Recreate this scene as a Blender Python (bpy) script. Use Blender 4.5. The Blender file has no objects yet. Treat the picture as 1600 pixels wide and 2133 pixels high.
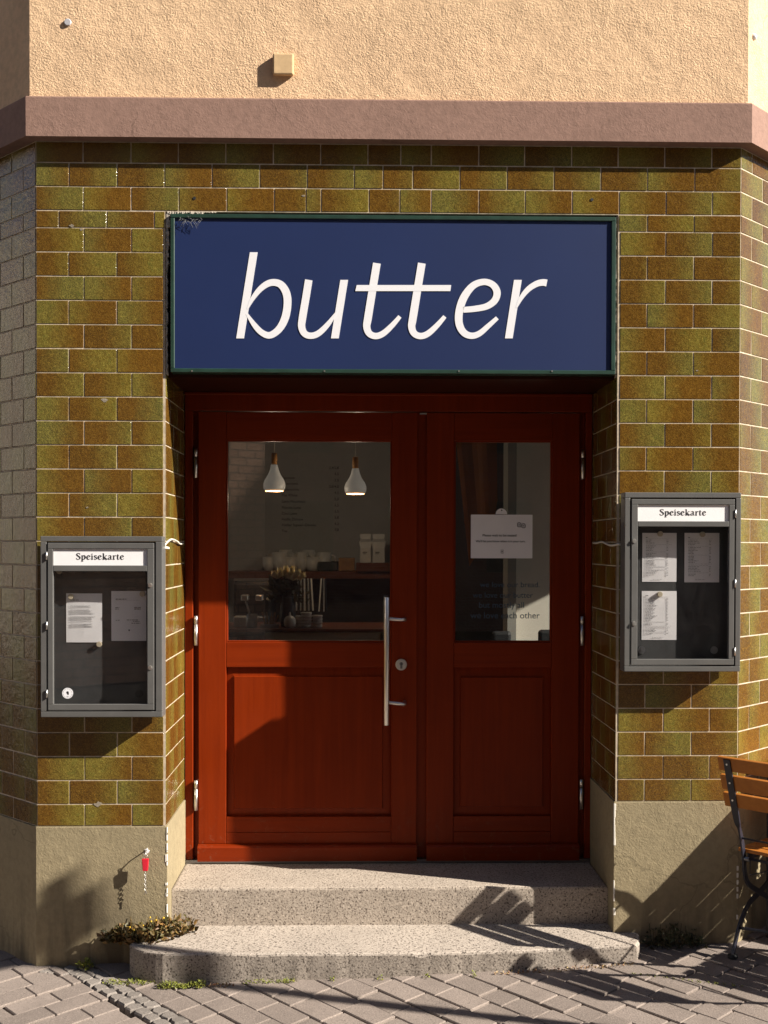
import bpy, bmesh, math, random
from mathutils import Vector, Matrix
random.seed(7)
sc = bpy.context.scene
COL = sc.collection

# ---------------------------------------------------------------- camera
FPX = 2400.0
CAM = Vector((0, -4.89812, 1.7))
yaw, pit, rol, SHY = .02042, -.01342, .002, 103.0
Fw = Vector((math.sin(yaw)*math.cos(pit), math.cos(yaw)*math.cos(pit), math.sin(pit)))
Rt = Vector((math.cos(yaw), -math.sin(yaw), 0))
Up = Rt.cross(Fw)
R2 = Rt*math.cos(rol) + Up*math.sin(rol)
U2 = -Rt*math.sin(rol) + Up*math.cos(rol)
cd = bpy.data.cameras.new('camera'); cam = bpy.data.objects.new('camera', cd); COL.objects.link(cam)
cd.sensor_fit = 'VERTICAL'; cd.sensor_height = 36; cd.sensor_width = 27
cd.lens = FPX/2133*36; cd.shift_y = SHY/2133; cd.clip_start = .05; cd.clip_end = 500
cam.matrix_world = Matrix(((R2.x, U2.x, -Fw.x, CAM.x), (R2.y, U2.y, -Fw.y, CAM.y), (R2.z, U2.z, -Fw.z, CAM.z), (0, 0, 0, 1)))
sc.camera = cam

# ---------------------------------------------------------------- light
SUN = Vector((2.81, -1.0, 1.92))
w = bpy.data.worlds.new('World'); sc.world = w; w.use_nodes = True
wn = w.node_tree.nodes; wl = w.node_tree.links
sky = wn.new('ShaderNodeTexSky'); sky.sky_type = 'NISHITA'; sky.sun_disc = False
sky.sun_elevation = math.asin(SUN.z/SUN.length); sky.sun_rotation = math.atan2(SUN.x, SUN.y)
sky.air_density = .8; sky.dust_density = .5
bg = wn['Background']; bg.inputs['Strength'].default_value = .05
wl.new(sky.outputs[0], bg.inputs[0])
sl = bpy.data.lights.new('sun', 'SUN'); so = bpy.data.objects.new('sun', sl); COL.objects.link(so)
sl.energy = 5.0; sl.angle = math.radians(.53); sl.color = (1, .93, .82)
so.rotation_euler = SUN.to_track_quat('Z', 'Y').to_euler(); so.location = SUN*5
sc.view_settings.view_transform = 'Standard'; sc.view_settings.look = 'None'
sc.view_settings.exposure = 1.24; sc.view_settings.gamma = 1.0
sc.cycles.use_denoising = True
sc.cycles.max_bounces = 8; sc.cycles.transparent_max_bounces = 12
sc.cycles.sample_clamp_indirect = 6

# ---------------------------------------------------------------- helpers
def at(px, py, y):
    """point of the plane y = const that the photograph shows at pixel px, py (1600 x 2133)"""
    d = Fw + R2*((px-800)/FPX) - U2*((py-1066.5-SHY)/FPX)
    return CAM + d*((y-CAM.y)/d.y)
def ax(px, py, y): return at(px, py, y).x
def az(px, py, y): return at(px, py, y).z
def gz(x, y): return -.047 + .03*x + .03*y

WL = {}
def wloc(o): return WL.get(o.name, Vector((0, 0, 0))) if o else Vector((0, 0, 0))
def tag(o, label=None, cat=None, group=None, kind=None):
    for k, v in (('label', label), ('category', cat), ('group', group), ('kind', kind)):
        if v: o[k] = v
    return o
def empty(name, loc, label=None, cat=None, group=None, parent=None):
    o = bpy.data.objects.new(name, None); COL.objects.link(o)
    o.empty_display_size = .05
    o.location = Vector(loc) - wloc(parent); o.parent = parent; WL[o.name] = Vector(loc)
    return tag(o, label, cat, group)
def put(name, bm, mat, parent=None, smooth=False, origin=None):
    """bm is in world coordinates; the object gets its origin at the base of its bounds"""
    if origin is None:
        xs = [v.co.x for v in bm.verts]; ys = [v.co.y for v in bm.verts]; zs = [v.co.z for v in bm.verts]
        origin = Vector(((min(xs)+max(xs))/2, (min(ys)+max(ys))/2, min(zs)))
    origin = Vector(origin)
    for v in bm.verts: v.co -= origin
    bmesh.ops.recalc_face_normals(bm, faces=bm.faces)
    me = bpy.data.meshes.new(name); bm.to_mesh(me); bm.free()
    if smooth:
        for p in me.polygons: p.use_smooth = True
    o = bpy.data.objects.new(name, me); COL.objects.link(o)
    me.materials.append(mat)
    o.parent = parent; o.location = origin - wloc(parent); WL[o.name] = origin
    return o
def B(): return bmesh.new()
def bx(bm, x0, x1, y0, y1, z0, z1, bev=0, seg=1):
    r = bmesh.ops.create_cube(bm, size=1)
    vs = r['verts']
    for v in vs:
        v.co = Vector(((x0+x1)/2+v.co.x*(x1-x0), (y0+y1)/2+v.co.y*(y1-y0), (z0+z1)/2+v.co.z*(z1-z0)))
    if bev:
        es = list({e for v in vs for e in v.link_edges})
        bmesh.ops.bevel(bm, geom=es, offset=bev, segments=seg, affect='EDGES', profile=.5)
    return bm
def box(name, x0, x1, y0, y1, z0, z1, mat, parent=None, bev=0, seg=1):
    return put(name, bx(B(), x0, x1, y0, y1, z0, z1, bev, seg), mat, parent)
def prism(bm, poly, z0, z1, bev=0):
    lo = [bm.verts.new((p[0], p[1], z0)) for p in poly]; hi = [bm.verts.new((p[0], p[1], z1)) for p in poly]
    n = len(poly)
    bm.faces.new(lo[::-1]); bm.faces.new(hi)
    sides = [bm.faces.new((lo[i], lo[(i+1) % n], hi[(i+1) % n], hi[i])) for i in range(n)]
    if bev:
        es = [e for f in bm.faces for e in f.edges if all(v in hi for v in e.verts)]
        bmesh.ops.bevel(bm, geom=list(set(es)), offset=bev, segments=2, affect='EDGES', profile=.6)
    return bm
def tube(bm, pts, r, n=10, cap=True):
    pts = [Vector(p) for p in pts]; rings = []
    for i, p in enumerate(pts):
        t = (pts[min(i+1, len(pts)-1)] - pts[max(i-1, 0)]).normalized()
        a = t.cross(Vector((0, 0, 1)))
        if a.length < .05: a = t.cross(Vector((1, 0, 0)))
        a.normalize(); b = t.cross(a)
        rr = r[i] if isinstance(r, (list, tuple)) else r
        rings.append([bm.verts.new(p + (a*math.cos(2*math.pi*k/n) + b*math.sin(2*math.pi*k/n))*rr) for k in range(n)])
    for i in range(len(rings)-1):
        for k in range(n):
            bm.faces.new((rings[i][k], rings[i][(k+1) % n], rings[i+1][(k+1) % n], rings[i+1][k]))
    if cap:
        bm.faces.new(rings[0][::-1]); bm.faces.new(rings[-1])
    return bm
def lathe(bm, prof, c, n=20):
    rings = []
    for r, z in prof:
        rings.append([bm.verts.new((c[0]+max(r, 1e-4)*math.cos(2*math.pi*k/n), c[1]+max(r, 1e-4)*math.sin(2*math.pi*k/n), c[2]+z)) for k in range(n)])
    for i in range(len(rings)-1):
        for k in range(n):
            bm.faces.new((rings[i][k], rings[i][(k+1) % n], rings[i+1][(k+1) % n], rings[i+1][k]))
    bm.faces.new(rings[0][::-1]); bm.faces.new(rings[-1])
    return bm
def disc(bm, c, r, y0, y1, n=20):
    """a short cylinder whose axis runs along y"""
    a = [bm.verts.new((c[0]+r*math.cos(2*math.pi*k/n), y0, c[2]+r*math.sin(2*math.pi*k/n))) for k in range(n)]
    b = [bm.verts.new((c[0]+r*math.cos(2*math.pi*k/n), y1, c[2]+r*math.sin(2*math.pi*k/n))) for k in range(n)]
    bm.faces.new(a); bm.faces.new(b[::-1])
    for k in range(n): bm.faces.new((a[k], b[k], b[(k+1) % n], a[(k+1) % n]))
    return bm
def smooth_pts(p, sub=6):
    out = []
    for i in range(len(p)-1):
        a, b, c, d = p[max(i-1, 0)], p[i], p[i+1], p[min(i+2, len(p)-1)]
        for k in range(sub):
            t = k/sub
            out.append(tuple(.5*((2*b[j]) + (-a[j]+c[j])*t + (2*a[j]-5*b[j]+4*c[j]-d[j])*t*t + (-a[j]+3*b[j]-3*c[j]+d[j])*t**3) for j in range(len(b))))
    out.append(tuple(p[-1])); return out
def plate(bm, pts3, depth):
    """flat polygon (list of world points) given a thickness towards +y"""
    a = [bm.verts.new(p) for p in pts3]; b = [bm.verts.new((p[0], p[1]+depth, p[2])) for p in pts3]
    n = len(a); bm.faces.new(a); bm.faces.new(b[::-1])
    for i in range(n): bm.faces.new((a[i], b[i], b[(i+1) % n], a[(i+1) % n]))
def ribbon(bm, pts, conv, depth, sub=6):
    """pen stroke through (x, y, width); conv turns the 2-D point into a world point"""
    P = smooth_pts(pts, sub) if len(pts) > 2 and sub > 1 else pts
    Lf, Rg = [], []
    for i, p in enumerate(P):
        q, s = P[min(i+1, len(P)-1)], P[max(i-1, 0)]
        dx, dy = q[0]-s[0], q[1]-s[1]; l = math.hypot(dx, dy) or 1
        nx, ny = -dy/l*p[2]/2, dx/l*p[2]/2
        Lf.append(conv(p[0]+nx, p[1]+ny)); Rg.append(conv(p[0]-nx, p[1]-ny))
    vL = [bm.verts.new(v) for v in Lf]; vR = [bm.verts.new(v) for v in Rg]
    o = Vector((0, depth, 0))
    bL = [bm.verts.new(Vector(v)+o) for v in Lf]; bR = [bm.verts.new(Vector(v)+o) for v in Rg]
    n = len(P)
    for i in range(n-1):
        bm.faces.new((vL[i], vL[i+1], vR[i+1], vR[i])); bm.faces.new((bL[i+1], bL[i], bR[i], bR[i+1]))
        bm.faces.new((vL[i+1], vL[i], bL[i], bL[i+1])); bm.faces.new((vR[i], vR[i+1], bR[i+1], bR[i]))
    bm.faces.new((vL[0], vR[0], bR[0], bL[0])); bm.faces.new((vR[-1], vL[-1], bL[-1], bR[-1]))

# ---------------------------------------------------------------- materials
def new_mat(name):
    m = bpy.data.materials.new(name); m.use_nodes = True
    nt = m.node_tree; return m, nt, nt.nodes['Principled BSDF'], nt.nodes, nt.links
def nd(nt, t, **kw):
    n = nt.nodes.new(t)
    for k, v in kw.items():
        if k in n.inputs: n.inputs[k].default_value = v
        else: setattr(n, k, v)
    return n
def mixc(nt, fac, a, b, mode='MIX'):
    n = nt.nodes.new('ShaderNodeMix'); n.data_type = 'RGBA'; n.blend_type = mode
    for i, v in ((0, fac), (6, a), (7, b)):
        if hasattr(v, 'links'): nt.links.new(v, n.inputs[i])
        else: n.inputs[i].default_value = v if i == 0 else (*v, 1) if len(v) == 3 else v
    return n.outputs[2]
def mth(nt, op, a, b=0., c=0., clamp=False):
    n = nt.nodes.new('ShaderNodeMath'); n.operation = op; n.use_clamp = clamp
    for i, v in enumerate((a, b, c)):
        if hasattr(v, 'links'): nt.links.new(v, n.inputs[i])
        else: n.inputs[i].default_value = v
    return n.outputs[0]
def ramp(nt, fac, stops):
    n = nt.nodes.new('ShaderNodeValToRGB'); nt.links.new(fac, n.inputs[0])
    els = n.color_ramp.elements
    while len(els) < len(stops): els.new(.5)
    for e, (p, c) in zip(els, stops):
        e.position = p; e.color = (*c, 1) if not isinstance(c, float) else (c, c, c, 1)
    return n.outputs[0]
def noise(nt, scale, detail=3., rough=.55, dist=0., vec=None):
    n = nd(nt, 'ShaderNodeTexNoise', Scale=scale, Detail=detail, Roughness=rough, Distortion=dist)
    if vec is None:
        vec = nt.nodes.new('ShaderNodeNewGeometry').outputs['Position']
    nt.links.new(vec, n.inputs['Vector'])
    return n.outputs['Fac']
def bump(nt, bsdf, h, strength, dist):
    b = nd(nt, 'ShaderNodeBump', Strength=strength, Distance=dist)
    nt.links.new(h, b.inputs['Height']); nt.links.new(b.outputs[0], bsdf.inputs['Normal'])
def simple(name, col, rough=.5, metal=0., var=0., vs=20., bscale=0, bstr=.3, bdist=.002, coat=0., spec=.5):
    m, nt, b, N, L = new_mat(name)
    b.inputs['Roughness'].default_value = rough; b.inputs['Metallic'].default_value = metal
    b.inputs['Coat Weight'].default_value = coat; b.inputs['Specular IOR Level'].default_value = spec
    b.inputs['Base Color'].default_value = (*col, 1)
    if var:
        f = ramp(nt, noise(nt, vs, 5), [(.3, tuple(c*(1-var) for c in col)), (.7, tuple(min(1, c*(1+var)) for c in col))])
        L.new(f, b.inputs['Base Color'])
    if bscale: bump(nt, b, noise(nt, bscale, 4), bstr, bdist)
    return m

def stucco_mat(name, col, scale, strength, dist, dirt=None):
    m, nt, b, N, L = new_mat(name)
    b.inputs['Roughness'].default_value = .92; b.inputs['Specular IOR Level'].default_value = .2
    c = ramp(nt, noise(nt, 1.7, 6, .6), [(.3, tuple(x*.86 for x in col)), (.7, tuple(min(1, x*1.06) for x in col))])
    c = mixc(nt, .35, c, ramp(nt, noise(nt, 34, 4, .6), [(.35, tuple(x*.7 for x in col)), (.6, tuple(min(1, x*1.12) for x in col))]))
    c = mixc(nt, mth(nt, 'MULTIPLY', ramp_val(nt, noise(nt, 2.6, 8, .75), .52, .68), .28), c, tuple(x*.62 for x in col))
    if dirt:
        sep = nd(nt, 'ShaderNodeSeparateXYZ'); L.new(N.new('ShaderNodeNewGeometry').outputs['Position'], sep.inputs[0])
        mp = nd(nt, 'ShaderNodeMapping'); mp.inputs['Scale'].default_value = (9, 9, 1.2)
        L.new(N.new('ShaderNodeNewGeometry').outputs['Position'], mp.inputs[0])
        streak = noise(nt, 1, 5, .6, .5, mp.outputs[0])
        low = mth(nt, 'MULTIPLY_ADD', sep.outputs[2], -3.2, 1.0, True)
        f = mth(nt, 'MULTIPLY', mth(nt, 'MULTIPLY', low, ramp_val(nt, streak, .45, .62)), .75)
        c = mixc(nt, f, c, dirt)
    vo = nd(nt, 'ShaderNodeTexVoronoi', Scale=1.9); vo.feature = 'DISTANCE_TO_EDGE'
    wv = nd(nt, 'ShaderNodeVectorMath'); wv.operation = 'ADD'; L.new(N.new('ShaderNodeNewGeometry').outputs['Position'], wv.inputs[0])
    nz = nd(nt, 'ShaderNodeTexNoise', Scale=7., Detail=5.); L.new(N.new('ShaderNodeNewGeometry').outputs['Position'], nz.inputs['Vector'])
    vs_ = nd(nt, 'ShaderNodeVectorMath'); vs_.operation = 'SCALE'; vs_.inputs['Scale'].default_value = .16; L.new(nz.outputs['Color'], vs_.inputs[0]); L.new(vs_.outputs[0], wv.inputs[1])
    L.new(wv.outputs[0], vo.inputs['Vector'])
    ck = mth(nt, 'MULTIPLY', mth(nt, 'SUBTRACT', 1., ramp_val(nt, vo.outputs['Distance'], .0, .007)), ramp_val(nt, noise(nt, 1.3, 2), .5, .6))
    c = mixc(nt, mth(nt, 'MULTIPLY', ck, .55), c, tuple(x*.35 for x in col))
    L.new(c, b.inputs['Base Color'])
    n1 = noise(nt, scale, 3, .55, .5); n2 = noise(nt, scale*3.1, 3, .6, .3); n3 = noise(nt, 5, 3)
    h = mth(nt, 'ADD', mth(nt, 'MULTIPLY', n1, 1.0), mth(nt, 'ADD', mth(nt, 'MULTIPLY', n2, .35), mth(nt, 'MULTIPLY', n3, 1.2)))
    patch = ramp_val(nt, noise(nt, 3.2, 4, .6), .34, .66)
    h = mth(nt, 'MULTIPLY', h, mth(nt, 'MULTIPLY_ADD', patch, .75, .45))
    bump(nt, b, h, strength, dist)
    return m
def ramp_val(nt, f, lo, hi):
    n = nd(nt, 'ShaderNodeMapRange'); n.clamp = True
    n.inputs[1].default_value = lo; n.inputs[2].default_value = hi
    nt.links.new(f, n.inputs[0]); return n.outputs[0]

def tile_mat():
    m, nt, b, N, L = new_mat('glazed_tile')
    uv = N.new('ShaderNodeUVMap'); sep = N.new('ShaderNodeSeparateXYZ'); L.new(uv.outputs[0], sep.inputs[0])
    rnd = mth(nt, 'FRACT', mth(nt, 'ADD', N.new('ShaderNodeObjectInfo').outputs['Random'], N.new('ShaderNodeNewGeometry').outputs['Random Per Island']))
    wn_ = N.new('ShaderNodeTexWhiteNoise'); wn_.noise_dimensions = '1D'; L.new(rnd, wn_.inputs['W'])
    rs = N.new('ShaderNodeSeparateColor'); L.new(wn_.outputs['Color'], rs.inputs[0])
    r1, r2, r3 = rs.outputs
    flip = mth(nt, 'GREATER_THAN', r1, .42)
    u = sep.outputs[0]
    uu = mth(nt, 'ADD', mth(nt, 'MULTIPLY', u, mth(nt, 'MULTIPLY_ADD', flip, -2., 1.)), flip)   # u or 1-u
    wob = mth(nt, 'MULTIPLY_ADD', noise(nt, 22, 4, .6), .5, -.25)
    cut = mth(nt, 'MULTIPLY_ADD', r2, .55, -.08)
    t = mth(nt, 'ADD', mth(nt, 'SUBTRACT', uu, cut), wob)
    t = ramp_val(nt, t, -.12, .5)
    green = mixc(nt, r3, (.130, .090, .014), (.090, .078, .021))
    brown = mixc(nt, r1, (.112, .047, .006), (.070, .031, .006))
    c = mixc(nt, mth(nt, 'MULTIPLY', t, .88), green, brown)
    # worm-like flecks in the glaze
    v = noise(nt, 78, 2, .5, 2.2)
    ridge = mth(nt, 'ABSOLUTE', mth(nt, 'SUBTRACT', v, .5))
    fl = mth(nt, 'SUBTRACT', 1., ramp_val(nt, ridge, .0, .055))
    c = mixc(nt, mth(nt, 'MULTIPLY', fl, .7), c, mixc(nt, t, (.33, .27, .055), (.26, .14, .022)))
    blot = ramp_val(nt, noise(nt, 40, 4, .7), .52, .7)
    c = mixc(nt, mth(nt, 'MULTIPLY', blot, .6), c, mixc(nt, t, (.09, .10, .02), (.075, .03, .006)))
    L.new(c, b.inputs['Base Color'])
    b.inputs['Roughness'].default_value = .16; b.inputs['Coat Weight'].default_value = .0
    b.inputs['Coat Roughness'].default_value = .12
    h = mth(nt, 'ADD', mth(nt, 'MULTIPLY', v, .5), noise(nt, 30, 2))
    bump(nt, b, h, .5, .004)
    return m

def granite_mat(name, base, dark, stain=0.):
    m, nt, b, N, L = new_mat(name)
    c = ramp(nt, noise(nt, 6, 5, .6), [(.3, tuple(x*.85 for x in base)), (.7, tuple(min(1, x*1.08) for x in base))])
    sp = noise(nt, 125, 2, .5, .6)
    c = mixc(nt, ramp_val(nt, sp, .55, .62), c, dark)
    sp2 = noise(nt, 130, 2, .5)
    c = mixc(nt, mth(nt, 'MULTIPLY', ramp_val(nt, sp2, .56, .66), .6), c, tuple(min(1, x*1.5) for x in base))
    if stain:
        st = ramp_val(nt, noise(nt, 5, 6, .7), .4, .62)
        g = N.new('ShaderNodeNewGeometry'); s = N.new('ShaderNodeSeparateXYZ'); L.new(g.outputs['Normal'], s.inputs[0])
        side = mth(nt, 'SUBTRACT', 1., mth(nt, 'ABSOLUTE', s.outputs[2]), clamp=True)
        c = mixc(nt, mth(nt, 'MULTIPLY', side, mth(nt, 'MULTIPLY_ADD', st, stain*.5, stain*.5)), c, (.075, .062, .052))
    L.new(c, b.inputs['Base Color'])
    b.inputs['Roughness'].default_value = .75; b.inputs['Specular IOR Level'].default_value = .3
    bump(nt, b, mth(nt, 'ADD', noise(nt, 120, 3), mth(nt, 'MULTIPLY', noise(nt, 18, 4), 1.5)), .45, .004)
    return m

def wood_mat(name, a, c2, rough=.42, axis='Z', coat=.0, scale=1., wear=False):
    m, nt, b, N, L = new_mat(name)
    mp = N.new('ShaderNodeMapping')
    s = {'Z': (38, 38, 1.6), 'X': (1.6, 38, 38)}[axis]
    mp.inputs['Scale'].default_value = tuple(x*scale for x in s)
    L.new(N.new('ShaderNodeNewGeometry').outputs['Position'], mp.inputs[0])
    g = noise(nt, 1., 5, .6, .6, mp.outputs[0])
    c = ramp(nt, g, [(.28, c2), (.72, a)])
    c = mixc(nt, .3, c, ramp(nt, noise(nt, 3, 4), [(.3, c2), (.7, a)]))
    if wear:
        sp3 = N.new('ShaderNodeSeparateXYZ'); L.new(N.new('ShaderNodeNewGeometry').outputs['Position'], sp3.inputs[0])
        low = mth(nt, 'MULTIPLY_ADD', sp3.outputs[2], -3.5, 1.95, True)
        sc_ = ramp_val(nt, noise(nt, 26, 6, .75, .8), .56, .66)
        c = mixc(nt, mth(nt, 'MULTIPLY', mth(nt, 'MULTIPLY', low, sc_), .35), c, (.20, .10, .06))
        ro = mth(nt, 'MULTIPLY_ADD', noise(nt, 7, 6, .7), .35, rough-.17)
        L.new(ro, b.inputs['Roughness'])
    L.new(c, b.inputs['Base Color'])
    b.inputs['Roughness'].default_value = rough; b.inputs['Coat Weight'].default_value = coat; b.inputs['Coat Roughness'].default_value = .25; b.inputs['Specular IOR Level'].default_value = .15
    bump(nt, b, g, .12, .002)
    return m

def glass_mat(name, tint=(1, 1, 1), refl=1.0, dust=.03):
    m = bpy.data.materials.new(name); m.use_nodes = True; nt = m.node_tree; N = nt.nodes; L = nt.links
    N.remove(N['Principled BSDF'])
    tr = nd(nt, 'ShaderNodeBsdfTransparent', Color=(*tint, 1)); gl = nd(nt, 'ShaderNodeBsdfGlossy', Roughness=.004)
    fr = nd(nt, 'ShaderNodeFresnel', IOR=1.5); mx = N.new('ShaderNodeMixShader')
    L.new(mth(nt, 'MULTIPLY', fr.outputs[0], refl, clamp=True), mx.inputs[0]); L.new(tr.outputs[0], mx.inputs[1]); L.new(gl.outputs[0], mx.inputs[2])
    df = nd(nt, 'ShaderNodeBsdfDiffuse', Color=(.6, .58, .55, 1)); m2 = N.new('ShaderNodeMixShader')
    L.new(mth(nt, 'MULTIPLY', ramp_val(nt, noise(nt, 9, 6, .7, 1.2), .35, .8), dust), m2.inputs[0]); L.new(mx.outputs[0], m2.inputs[1]); L.new(df.outputs[0], m2.inputs[2])
    L.new(m2.outputs[0], N['Material Output'].inputs[0])
    return m
def paver_mat(name, base):
    m, nt, b, N, L = new_mat(name)
    rnd = mth(nt, 'FRACT', mth(nt, 'ADD', N.new('ShaderNodeObjectInfo').outputs['Random'], N.new('ShaderNodeNewGeometry').outputs['Random Per Island']))
    c = mixc(nt, rnd, tuple(x*.82 for x in base), tuple(x*1.16 for x in base))
    c = mixc(nt, ramp_val(nt, noise(nt, 210, 3, .6), .5, .7), c, tuple(x*1.5 for x in base))
    c = mixc(nt, ramp_val(nt, noise(nt, 170, 3, .6), .56, .7), c, tuple(x*.5 for x in base))
    c = mixc(nt, mth(nt, 'MULTIPLY', ramp_val(nt, noise(nt, 4, 6, .7), .45, .7), .45), c, tuple(x*.55 for x in base))
    L.new(c, b.inputs['Base Color']); b.inputs['Roughness'].default_value = .9; b.inputs['Specular IOR Level'].default_value = .2
    bump(nt, b, noise(nt, 180, 4, .6), .5, .004)
    return m
def brick_mat(name, c1, c2, mortar, scale):
    m, nt, b, N, L = new_mat(name)
    tc = N.new('ShaderNodeTexCoord'); mp = N.new('ShaderNodeMapping'); mp.inputs['Rotation'].default_value = (math.pi/2, 0, 0)
    L.new(tc.outputs['Object'], mp.inputs[0])
    br = nd(nt, 'ShaderNodeTexBrick', Scale=scale); br.inputs['Color1'].default_value = (*c1, 1); br.inputs['Color2'].default_value = (*c2, 1)
    br.inputs['Mortar'].default_value = (*mortar, 1); L.new(mp.outputs[0], br.inputs[0])
    L.new(br.outputs[0], b.inputs['Base Color']); b.inputs['Roughness'].default_value = .9
    return m
def emit_mat(name, col, s):
    m, nt, b, N, L = new_mat(name)
    b.inputs['Base Color'].default_value = (*col, 1); b.inputs['Emission Color'].default_value = (*col, 1); b.inputs['Emission Strength'].default_value = s
    return m

M = {}
M['tile'] = tile_mat()
M['grout'] = simple('grout', (.47, .385, .285), .95, var=.3, vs=30, bscale=90, bstr=.5)
M['stucco'] = stucco_mat('peach_stucco', (.735, .50, .31), 125, 1.0, .006)
M['cornice'] = stucco_mat('brown_render', (.285, .175, .138), 95, .45, .0035)
M['plinth'] = stucco_mat('olive_render', (.285, .232, .142), 110, .55, .0045, dirt=(.10, .08, .055))
M['granite'] = granite_mat('granite', (.385, .325, .268), (.10, .075, .06), .15)
M['granite_worn'] = granite_mat('worn_granite', (.39, .335, .285), (.085, .068, .056), .5)
M['door'] = wood_mat('red_brown_wood', (.215, .0235, .0018), (.14, .0135, .001), wear=True)
M['door_h'] = wood_mat('red_brown_wood_rail', (.215, .0235, .0018), (.14, .0135, .001), axis='X', wear=True)
M['soffit'] = wood_mat('shaded_soffit_wood', (.045, .012, .006), (.03, .008, .004), axis='X')  # door wood darkened, with the shade under the lintel put into the colour
M['steel'] = simple('brushed_steel', (.74, .72, .69), .36, 1.0)
M['dark_steel'] = simple('dark_steel', (.25, .25, .26), .4, 1.0)
M['rubber'] = simple('black_rubber', (.012, .012, .012), .7)
M['glass'] = glass_mat('window_glass', (.86, .87, .86), 2.3, .03)
M['case_glass'] = glass_mat('case_glass', (.985, .985, .985), .42, .008)
M['blue'] = simple('blue_enamel', (.0075, .0195, .082), .45, var=.05, vs=3)
M['white_paint'] = simple('white_vinyl', (.80, .79, .82), .5)
M['green_paint'] = simple('green_painted_metal', (.013, .040, .028), .42, var=.25, vs=14, bscale=60, bstr=.1)
M['case'] = simple('anthracite_paint', (.105, .102, .098), .42, var=.08, vs=12, bscale=150, bstr=.12)
M['case_dark'] = simple('case_back_board', (.044, .044, .045), .6, var=.25, vs=9)
M['paper'] = simple('paper', (.83, .81, .82), .85, var=.03, vs=8)
M['print'] = simple('print_ink', (.16, .16, .17), .8)
M['ink'] = simple('black_ink', (.01, .01, .012), .7)
M['magnet'] = simple('cream_magnet', (.52, .45, .33), .4)
M['cable'] = simple('white_cable', (.62, .58, .5), .5)
M['red'] = simple('red_plastic', (.62, .02, .04), .4)
M['mortar'] = simple('crumbling_mortar', (.42, .37, .31), .95, var=.35, vs=40, bscale=60, bstr=.8, bdist=.006)
M['chip'] = simple('bare_tile_body', (.24, .20, .15), .9, var=.4, vs=90)
M['paver'] = paver_mat('concrete_paver', (.222, .182, .158))
M['cobble'] = paver_mat('grey_cobble', (.205, .18, .16))
M['dirt'] = simple('joint_dirt', (.045, .036, .026), .95, var=.4, vs=40, bscale=80, bstr=.7, bdist=.01)
M['slat'] = wood_mat('chair_wood', (.44, .165, .030), (.31, .105, .018), .45, axis='X', coat=.2)
M['counter_dark'] = wood_mat('planter_wood', (.12, .06, .03), (.08, .04, .02), .6, axis='X')
M['chair_steel'] = simple('blue_black_steel', (.014, .014, .024), .42, var=.2, vs=40)

# ---------------------------------------------------------------- the ground
def gsheet(bm, x0, x1, y0, y1, dz, n=1):
    vs = [bm.verts.new((x, y, gz(x, y)+dz)) for x, y in ((x0, y0), (x1, y0), (x1, y1), (x0, y1))]
    bm.faces.new(vs); return bm
g = put('ground', gsheet(B(), -60, 60, -60, 40, -.034), M['dirt'], origin=(0, 0, 0)); g['kind'] = 'structure'

V2 = Vector((.654, -.757)); U2d = Vector((.757, .654))       # the two laying directions
P0 = Vector((-1.012, -.234))
step_poly = []
def inside_building(x, y):
    if y > .05 and abs(x) < 6: return True
    return False
pav = empty('pavement', (0, -.5, gz(0, -.5)))
pav['kind'] = 'structure'
PM = {}
GT = Vector((0, 0, 1)).rotation_difference(Vector((-.03, -.03, 1))).to_matrix().to_4x4()
def paver_mesh(l, wd, key):
    if key in PM: return PM[key]
    bm = bx(B(), -l/2, l/2, -wd/2, wd/2, -.06, 0, .0035, 1)
    me = bpy.data.meshes.new('paver'); bm.to_mesh(me); bm.free(); me.materials.append(M['paver']); PM[key] = me
    return me
stuff = B(); npav = 0; cand = []
def lay(region):
    ax_, bx_ = (V2, U2d) if region > 0 else (U2d, V2)
    wp = .114
    for j in range(-46, 47):
        rj = random.Random(900+j*7+region); u = -6.4+rj.uniform(0, .2)
        while u < 6.4:
            ln = rj.choice((.19, .19, .19, .19, .19, .155, .116))
            o = P0 + ax_*(u+ln/2) + bx_*(((j+.5)*wp+.056) if region > 0 else (j+.37)*wp)
            u += ln
            if region < 0:
                e = (o-P0).dot(U2d)+ln/2+.054
                if e > ln-.035: continue
                if e > 0: ln -= e; o = o-ax_*(e/2)
            s = (o-P0).dot(U2d); m_ = .056+wp*.4 if region > 0 else -9
            if region > 0 and s < m_: continue
            if not (-3.6 < o.x < 3.8 and -3.2 < o.y < .9): continue
            if o.y > .16 and -1.5 < o.x < 1.75: continue
            if o.y > .16+abs(o.x-.12)-1.5 and o.y > .16: continue
            if -.86 < o.x < 1.08 and o.y > -.10: continue
            cand.append((o.x, o.y, math.atan2(ax_.y, ax_.x), ln))
lay(1); lay(-1)
cand.sort(key=lambda c: (c[1] < -.85 or abs(c[0]-.1) > 1.95, math.hypot(c[0], c[1]+.4)))
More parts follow.
